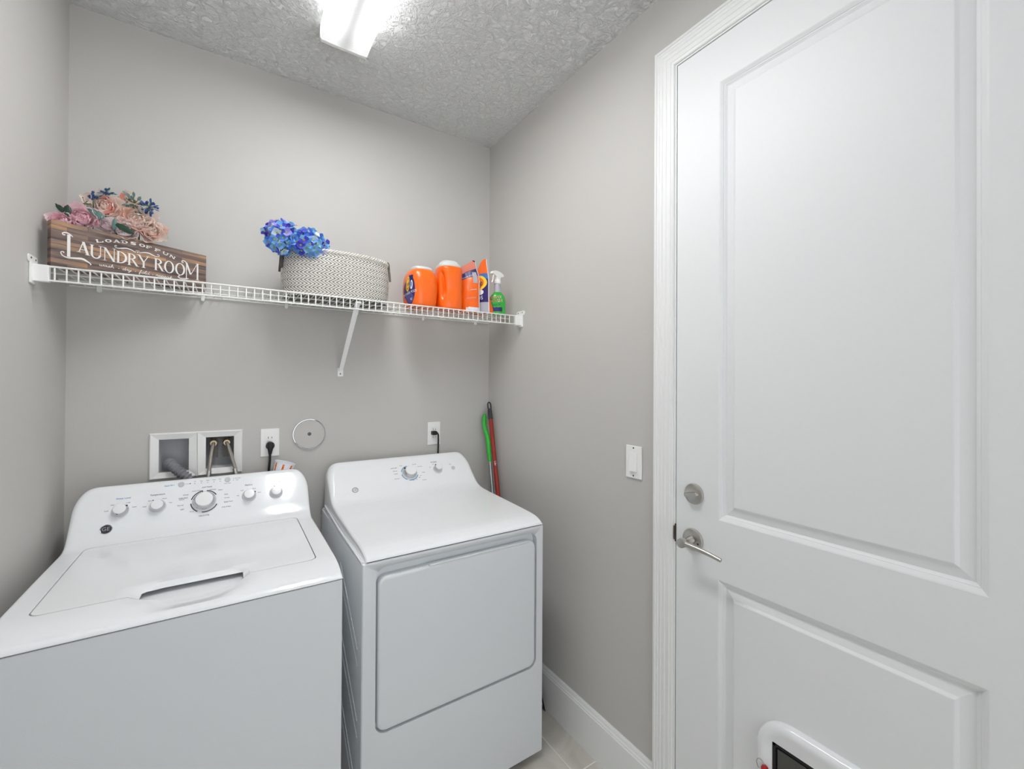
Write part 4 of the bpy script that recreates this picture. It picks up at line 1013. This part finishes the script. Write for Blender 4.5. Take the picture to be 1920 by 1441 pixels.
# ================================================================== DETERGENT TUBS
def tubfn(cx, cy, rot, prof, n_=2.8):
    ca, sa = math.cos(rot), math.sin(rot); zz = [p[0] for p in prof]; aa = [p[1] for p in prof]; bb = [p[2] for p in prof]
    def f(phi, z, off=0, dent=None):
        a = float(np.interp(z, zz, aa)); b = float(np.interp(z, zz, bb)); c, s_ = math.cos(phi), math.sin(phi)
        if dent: off = off-dent(phi, z)
        x = math.copysign(abs(c)**(2/n_), c)*(a+off); y = math.copysign(abs(s_)**(2/n_), s_)*(b+off)
        return Vector((cx+x*ca-y*sa, cy+x*sa+y*ca, ZS+z))
    return f
def sm_prof(pts, n=26):
    P = catmull([Vector(p) for p in pts], 6); return [(p.x, p.y, p.z) for p in P]
def surf(f, prof, n=64, dent=None, top=True):
    mb = MB(); zs_ = [p[0] for p in prof]
    P = [[f(2*PI*k/n, z, 0, dent) for z in zs_] for k in range(n)]
    mb.grid(P, closed_u=True); mb.add([P[k][0] for k in range(n)], [tuple(range(n))[::-1]]); mb.add([P[k][-1] for k in range(n)], [tuple(range(n))])
    return mb
def patch(f, mb, pc, zc, hp, hz, off, mi, shape='ellipse', n=28, dent=None, sq=2):
    # filled blob on surface: rings from centre
    rings = 5; vs = []; fs = []
    vs.append(f(pc, zc, off, dent))
    for r_ in range(1, rings+1):
        for k in range(n):
            a = 2*PI*k/n; c, s_ = math.cos(a), math.sin(a); e_ = 2/sq
            vs.append(f(pc+hp*r_/rings*math.copysign(abs(c)**e_, c), zc+hz*r_/rings*math.copysign(abs(s_)**e_, s_), off, dent))
    for k in range(n): fs.append((0, 1+k, 1+(k+1) % n))
    for r_ in range(rings-1):
        for k in range(n): a = 1+r_*n+k; b = 1+r_*n+(k+1) % n; fs.append((a, a+n, b+n, b))
    mb.add(vs, fs, mi)
def text_on(f, mb, s, size, pc, zc, scale_phi, off, mi, tilt=0, dent=None):
    vs, fs = textmesh(s, size, .0001); ct, st = math.cos(tilt), math.sin(tilt)
    mb.add([f(pc+(v[0]*ct-v[1]*st)/scale_phi, zc+v[0]*st+v[1]*ct, off+v[2], dent) for v in vs], fs, mi)
p1 = sm_prof([(0, .056, .066), (.004, .061, .071), (.03, .0665, .077), (.08, .0700, .081), (.125, .0670, .079), (.148, .0610, .073), (.162, .0530, .064), (.169, .0450, .055)])
f1 = tubfn(.7170, -.2080, 0, p1)
tb = thing('detergent_tub', (.7170, -.2080, ZS), 'shorter orange detergent tub with a round blue and yellow label on its left side', 'detergent tub')
child(surf(f1, p1), 'tub_body', M_orange, tb, smooth=50)
lp = [(.165, .046, .056), (.170, .0470, .0570), (.177, .0460, .0560), (.181, .0400, .0500), (.183, .030, .040)]
fl = tubfn(.7170, -.2080, 0, lp); child(surf(fl, [(p[0],) for p in lp]), 'lid', M_lid, tb, smooth=50)
mb = MB()
patch(f1, mb, PI+.42, .072, .50, .064, .0006, 0)            # dark label
patch(f1, mb, PI+.42, .036, .36, .022, .0009, 1)
text_on(f1, mb, 'POWER PODS', .0150, PI+.46, .058, .080, .0014, 2, .18)
patch(f1, mb, PI+.26, .098, .19, .034, .0010, 3); patch(f1, mb, PI+.26, .098, .145, .027, .0013, 4); patch(f1, mb, PI+.26, .098, .105, .019, .0016, 3)
text_on(f1, mb, 'Tide', .022, PI+.26, .096, .080, .0020, 5, .18)
patch(f1, mb, PI+.62, .092, .11, .020, .0012, 2, dent=None); patch(f1, mb, PI+.60, .094, .06, .013, .0015, 6)
patch(f1, mb, PI+.60, .128, .13, .008, .0012, 5, sq=4)
text_on(f1, mb, '42', .014, PI+.58, .030, .080, .0014, 2, .1)
child(mb, 'label', [M_navy, M_purple, M_lwhite, M_yellow, M_lorange, M_navy, M_lblue], tb)

p2 = sm_prof([(0, .052, .060), (.004, .0565, .065), (.04, .0600, .068), (.09, .0590, .067), (.15, .0590, .067), (.185, .0580, .066), (.197, .0540, .062), (.200, .048, .056)])
f2 = tubfn(.8500, -.2200, math.radians(-6), p2)
def dent2(phi, z):
    d = (phi-(PI*1.5-.78)); d = (d+PI) % (2*PI)-PI
    g = math.exp(-((d-.10*math.sin(z*24))/.20)**2); v = 1/(1+math.exp(-(z-.055)/.008))*1/(1+math.exp((z-.165)/.007))
    d2 = d-.62; g2 = math.exp(-(d2/.40)**2)*math.exp(-((z-.085)/.040)**2)
    return .0200*g*v+.0045*g2
tb = thing('detergent_tub', (.8500, -.2200, ZS), 'taller plain orange detergent tub with a moulded side grip, right of the labelled one', 'detergent tub')
z2 = [(z,) for z in np.linspace(0, .2, 44)]
child(surf(f2, z2, 96, dent2), 'tub_body', M_orange, tb, smooth=60)
lp = [(.193, .0525, .0600), (.202, .0545, .0620), (.207, .0530, .0600), (.213, .0450, .0510), (.219, .0400, .0450), (.224, .0385, .0435), (.227, .034, .038)]
fl = tubfn(.8500, -.2200, math.radians(-6), lp); child(surf(fl, [(p[0],) for p in lp]), 'lid', M_lid, tb, smooth=50)

# ---- flexible pouches
def sstep(x, a, b):
    q = min(1, max(0, (x-a)/(b-a))); return q*q*(3-2*q)
def pouch(name, O, u, h, width, thick, label, top_fn, mats, faces_fn, tap=lambda v: (1, 0)):
    """gusseted bag: u = width direction, bulges along n"""
    o = thing(name, O, label, 'detergent pouch', 'standing detergent pouches')
    u = Vector(u).normalized(); nrm = Vector((-u.y, u.x, 0)); O = Vector(O); nu, nv = 16, 30
    def pt(q, v, side):
        wv = width*(1-.10*(1-abs(2*v-1))*0); hh = top_fn(q)
        bul = thick*(max(0, math.cos(q*PI/2))**.55)*max(0, 1-v**1.7)**.8
        wr = .0016*math.sin(9*q+12*v)*math.cos(7*v-4*q)*(1-abs(q))
        a_, b_ = tap(v)
        return O+u*((q*a_+b_)*width/2*(1-.05*math.sin(PI*v)))+Vector((0, 0, v*hh))+nrm*(side*(bul+wr+.0012))
    for side, nm in ((1, 'back_film'), (-1, 'front_film')):
        mb = MB(); P = [[pt(-1+2*i/nu, j/nv, side) for j in range(nv+1)] for i in range(nu+1)]
        mb.v = [p for r_ in P for p in r_]
        for i in range(nu):
            for j in range(nv):
                a = i*(nv+1)+j; mb.f.append((a, a+nv+1, a+nv+2, a+1)); mb.m.append(faces_fn(-1+2*(i+.5)/nu, (j+.5)/nv, side))
        child(mb, nm, mats, o, smooth='all')
    mb = MB()
    for q in (-1, 1): mb.tube([pt(q, j/nv, 0)+u*q*.0015 for j in range(nv+1)], .0022, 6)
    child(mb, 'heat_seal', M_filmw, o, smooth=60)
    mb = MB(); n = 20; pts = [pt(-1+2*i/n, 0, 1) for i in range(n+1)]+[pt(1-2*i/n, 0, -1) for i in range(n+1)]; mb.add(pts, [tuple(range(len(pts)))]); child(mb, 'gusset_base', mats[0], o)
    return o, pt, u, nrm
# pouch one : faces the room, top corner folded forward
def ff1(q, v, s_):
    if v > .86: return 1
    if v > .72: return 3
    if v < .10 and q > -.2: return 2
    return 0
po, pt1, u1, n1 = pouch('detergent_pouch', (.9500, -.235, ZS), (.88, -.47, 0), .205, .100, .026, 'orange detergent pouch with folded pale top, right of the taller tub',
                       lambda q: .222+.022*q, [M_film, M_filmp, M_filmw, M_navy], ff1, lambda v: (1-.24*sstep(v, .62, 1.0), -.20*sstep(v, .62, 1.0)))
mb = MB()
def dec(ptf, mb, q0, q1, v0, v1, mi, off, n=6, sl=0):
    P = [[ptf(q0+(q1-q0)*i/n, v0+(v1-v0)*j/n+sl*i/n, -1) for j in range(n+1)] for i in range(n+1)]
    return P
def deco(ptf, nrm, mb, q0, q1, v0, v1, mi, off=.0010, sl=0, n=6):
    P = [[ptf(q0+(q1-q0)*i/n, v0+(v1-v0)*j/n+sl*i/n, -1)-nrm*off for j in range(n+1)] for i in range(n+1)]; mb.grid(P, mi=mi)
def deco_ell(ptf, nrm, mb, qc, vc, hq, hv, mi, off=.001, tilt=0, n=24):
    vs = [ptf(qc, vc, -1)-nrm*off]; fs = []
    for r_ in range(1, 5):
        for k in range(n):
            a = 2*PI*k/n; x = hq*r_/4*math.cos(a); y = hv*r_/4*math.sin(a); vs.append(ptf(max(-.99, min(.99, qc+x*math.cos(tilt)-y*math.sin(tilt))), vc+x*math.sin(tilt)+y*math.cos(tilt), -1)-nrm*off)
    for k in range(n): fs.append((0, 1+k, 1+(k+1) % n))
    for r_ in range(3):
        for k in range(n): a = 1+r_*n+k; b = 1+r_*n+(k+1) % n; fs.append((a, a+n, b+n, b))
    mb.add(vs, fs, mi)
def deco_text(ptf, nrm, mb, s, size, qc, vc, W_, Hh, mi, off=.0016, tilt=0):
    vs, fs = textmesh(s, size, .0001); ct, st = math.cos(tilt), math.sin(tilt)
    mb.add([ptf(qc+(v[0]*ct-v[1]*st)/(W_/2), vc+(v[0]*st+v[1]*ct)/Hh, -1)-nrm*(off+v[2]) for v in vs], fs, mi)
deco(pt1, n1, mb, .0, .85, .06, .11, 0, sl=-.02); deco(pt1, n1, mb, -.2, .75, .28, .31, 1); deco(pt1, n1, mb, .1, .8, .46, .468, 0); deco(pt1, n1, mb, .45, .88, .60, .82, 2, sl=-.02)
deco_text(pt1, n1, mb, 'POWER PODS', .010, -.05, .76, .100, .228, 0)
child(mb, 'printed_panels', [M_lwhite, M_filmp, M_sleeve], po)
mb = MB()   # fold of the top corner
mb.grid([[pt1(-1, .86, -1)-n1*.004, pt1(-.98, 1.0, 0)-n1*.020+Vector((-.012, 0, -.004))], [pt1(0, .88, -1)-n1*.006, pt1(.1, 1.02, 0)-n1*.022], [pt1(.9, .86, -1)-n1*.004, pt1(.95, 1.03, 0)-n1*.012]])
mb.cur = 1; mb.tube([pt1(.70, 1.035, 0)-n1*.013, pt1(1.0, .985, 0)-n1*.010], .0026, 6)
child(mb, 'folded_flap', [M_filmp, M_dark], po, smooth=60)
# pouch two : turned sideways, its seam toward the room
def ff2(q, v, s_): 
    if v > .74: return 0
    if v > .62: return 1
    if v < .20: return 2
    if v < .24: return 3
    return 3
def ffboth(q, v, s_): return ff2(q, v, s_) if s_ < 0 else 0
po, pt2, u2, n2 = pouch('detergent_pouch', (1.0100, -.215, ZS), (.28, -.96, 0), .255, .150, .020, 'tall blue and orange detergent pouch turned edge-on, left of the spray bottle',
                       lambda q: .262-.02*(q-.6)**2, [M_film, M_lblue, M_sleeve, M_navy], ffboth, lambda v: (1-.62*sstep(v, .55, 1.05), .34*sstep(v, .55, 1.05)))
mb = MB(); g_ = [pt2(1, .40, 0), pt2(1, .22, 0)+n2*-.014, pt2(1, 0, 0)+n2*-.040, pt2(1, 0, 0)+u2*.004, pt2(.8, 0, 0)+n2*-.040]
g_ = [pt2(1, .40, 0), pt2(1, .2, 0)-n2*-.016, pt2(1, 0, 0)+n2*.040, pt2(1, 0, 0), pt2(.70, 0, 0)+n2*.040, pt2(.86, .2, 0)+n2*.016]
mb.add(g_, [(0, 1, 2, 3), (0, 5, 4, 2, 1)]); child(mb, 'side_gusset', M_film, po)
mb = MB()
deco_ell(pt2, n2, mb, .15, .56, .80, .145, 0, .001, 0); deco_ell(pt2, n2, mb, .15, .56, .58, .110, 1, .0014, 0); deco_ell(pt2, n2, mb, .15, .56, .36, .07, 0, .0018, 0)
deco_text(pt2, n2, mb, 'Tide', .040, .15, .545, .150, .262, 2, .0024, .12)
deco_ell(pt2, n2, mb, .45, .385, .26, .050, 3, .0010)
deco_text(pt2, n2, mb, 'PODS', .026, .25, .275, .150, .262, 3, .0020, .05); deco_text(pt2, n2, mb, '20', .018, .2, .13, .150, .262, 2, .0020)
child(mb, 'printed_panels', [M_yellow, M_lorange, M_navy, M_lwhite], po)

# ---- spray bottle
sb = thing('spray_bottle', (1.0930, -.262, ZS), 'green spray bottle with white trigger head at the right end of the shelf', 'spray bottle')
p3 = sm_prof([(0, .034, .026), (.003, .0390, .030), (.03, .0400, .031), (.072, .0385, .030), (.092, .0320, .026), (.105, .0210, .0190), (.111, .0175, .0170)])
f3 = tubfn(1.0930, -.262, math.radians(-18), p3, 2.3); child(surf(f3, p3, 48), 'bottle_body', M_grbot, sb, smooth=50)
p4 = [(.108, .0190, .0190), (.118, .0180, .0180), (.150, .0140, .0140), (.153, .0130, .0130)]
f4 = tubfn(1.0930, -.262, 0, p4, 2); child(surf(f4, p4, 32), 'neck_sleeve', M_sleeve, sb, smooth=50)
mb = MB(); TB = frame((1.0930, -.262, ZS+.150), (-.95, -.30, 0), (0, 0, 1)) @ Matrix.Diagonal((1.22, 1.15, 1.12, 1)) @ Matrix.Translation((0, 0, -.150))   # local x toward the nozzle (left)
mb.lathe([(.0135, .150), (.0140, .153), (.0140, .166), (.0110, .170)], 24, TB)
def prof_x(poly, w_):   # polygon in local xz plane, extruded across y
    n = len(poly); mb.add([TB @ Vector((p[0], -w_, p[1])) for p in poly]+[TB @ Vector((p[0], w_, p[1])) for p in poly], [tuple(range(n)), tuple(range(n, 2*n))]+[(i, (i+1) % n, (i+1) % n+n, i+n) for i in range(n)])
prof_x([(-.010, .165), (-.013, .180), (-.033, .187), (-.030, .195), (-.015, .203), (.006, .206), (.022, .204), (.035, .198), (.036, .189), (.024, .186), (.013, .180), (.011, .165)], .0085)
hd_ = child(mb, 'spray_head', M_plast, sb, bevel=.003)
mb = MB(); pts = [TB @ Vector(p) for p in ((.022, 0, .187), (.026, 0, .176), (.028, 0, .164), (.034, 0, .152))]; mb.tube(pts, [.0042, .0040, .0036, .0030], 8); child(mb, 'trigger', M_plast, hd_, smooth=60)
mb = MB()
fr = PI*1.5-.36
patch(f3, mb, fr, .052, .62, .038, .0006, 0, sq=5); patch(f3, mb, fr+.12, .022, .62, .0105, .0010, 1, sq=8)
text_on(f3, mb, 'SPRAY', .0185, fr, .080, .036, .0010, 3, .1); text_on(f3, mb, 'WASH', .0195, fr, .062, .036, .0010, 3, .1)
text_on(f3, mb, 'SPRAY', .0165, fr, .080, .036, .0014, 2, .1); text_on(f3, mb, 'WASH', .0175, fr, .062, .036, .0014, 2, .1); text_on(f3, mb, 'MAX', .0160, fr+.08, .042, .036, .0014, 1, .1)
child(mb, 'label', [M_grbot, M_navy, M_red, M_lwhite], sb)

# ================================================================== POLES IN THE CORNER
bm_ = thing('broom', (1.13, -.38, 0), 'broom with red pole and dark hanging grip leaning in the corner right of the dryer', 'broom')
top_ = Vector((1.1760, -.0420, 1.3440)); low = Vector((1.150, -.345, .10)); dv = (low-top_).normalized()
mb = MB(); mb.tube([top_+dv*.095, low], .0115, 16); child(mb, 'pole', M_redpole, bm_, smooth=60)
mb = MB(); mb.tube([top_+dv*.098, top_+dv*.050, top_+dv*.040], [.0128, .0115, .0085], 16)
c0 = top_+dv*.022; side = Vector((1, .0, 0))
lp_ = [c0+dv*.028-side*.0065, c0+dv*.010-side*.0088, c0-dv*.008-side*.0080, c0-dv*.0165, c0-dv*.008+side*.0080, c0+dv*.010+side*.0088, c0+dv*.028+side*.0065]
mb.tube(catmull(lp_, 4), .0038, 8); child(mb, 'grip', M_grip, bm_, smooth=60)
mb = MB(); vs, fs = textmesh('Libman', .016, .0002)
Tt = frame(top_+dv*.34+Vector((-.35, -.93, 0)).normalized()*.0116, dv, (-.45, -.89, 0)); mb.add(vs, fs, None, Tt); child(mb, 'pole_lettering', M_lwhite, bm_)
mb = MB()
mb.add([(1.135, -.49, .185), (1.168, -.49, .185), (1.165, -.27, .14), (1.135, -.27, .14), (1.120, -.515, .155), (1.180, -.515, .155), (1.178, -.25, .105), (1.120, -.25, .105)], [(0,1,2,3),(4,7,6,5),(0,4,5,1),(1,5,6,2),(2,6,7,3),(3,7,4,0)])
child(mb, 'head', M_grip, bm_, bevel=.004)
mb = MB()
for i in range(90):
    q = random.random(); y = -.25-.262*q; x = 1.122+.054*random.random(); z0 = .108+.050*q; y1 = -.235-.335*q
    mb.tube([(x, y, z0), (x+random.uniform(-.003, .003), y*.5+y1*.5, z0*.5+.012), (min(1.178, x+random.uniform(-.003, .003)), y1+random.uniform(-.008, .008), .001+.05*max(0, q-.8))], [.0038, .0032, .0018], 5)
child(mb, 'bristles', M_bristle, bm_)
# green-handled wiper
wp = thing('floor_wiper', (1.12, -.20, 0), 'silver pole with lime green handle standing left of the red broom pole', 'wiper')
a_ = Vector((1.158, -.034, 1.275)); b_ = Vector((1.148, -.130, .92)); dv2 = (b_-a_).normalized()
mb = MB(); pts = [a_, a_+dv2*.02+Vector((-.010, 0, 0)), a_+dv2*.07+Vector((-.012, 0, 0)), a_+dv2*.13, a_+dv2*.20, a_+dv2*.255]
mb.tube(catmull(pts, 5), [.006+.0065*math.sin(min(1, k/25)*PI*.8) for k in range(26)], 12)
mb.tube([a_+dv2*.004, a_+Vector((.010, 0, -.02)), a_+Vector((.004, -.004, -.055))], .0030, 8)
child(mb, 'handle', M_lime, wp, smooth=60)
mb = MB(); mb.tube([a_+dv2*.25, Vector((1.125, -.31, .03))], .0085, 14); child(mb, 'pole', M_silver, wp, smooth=60)
mb = MB(); mb.box((1.06, -.33, 0), (1.13, -.29, .035)); child(mb, 'wiper_head', M_grip, wp, bevel=.004)

for ob_ in list(bpy.data.objects):
    if ob_.name.startswith('cutter'): bpy.data.objects.remove(ob_)
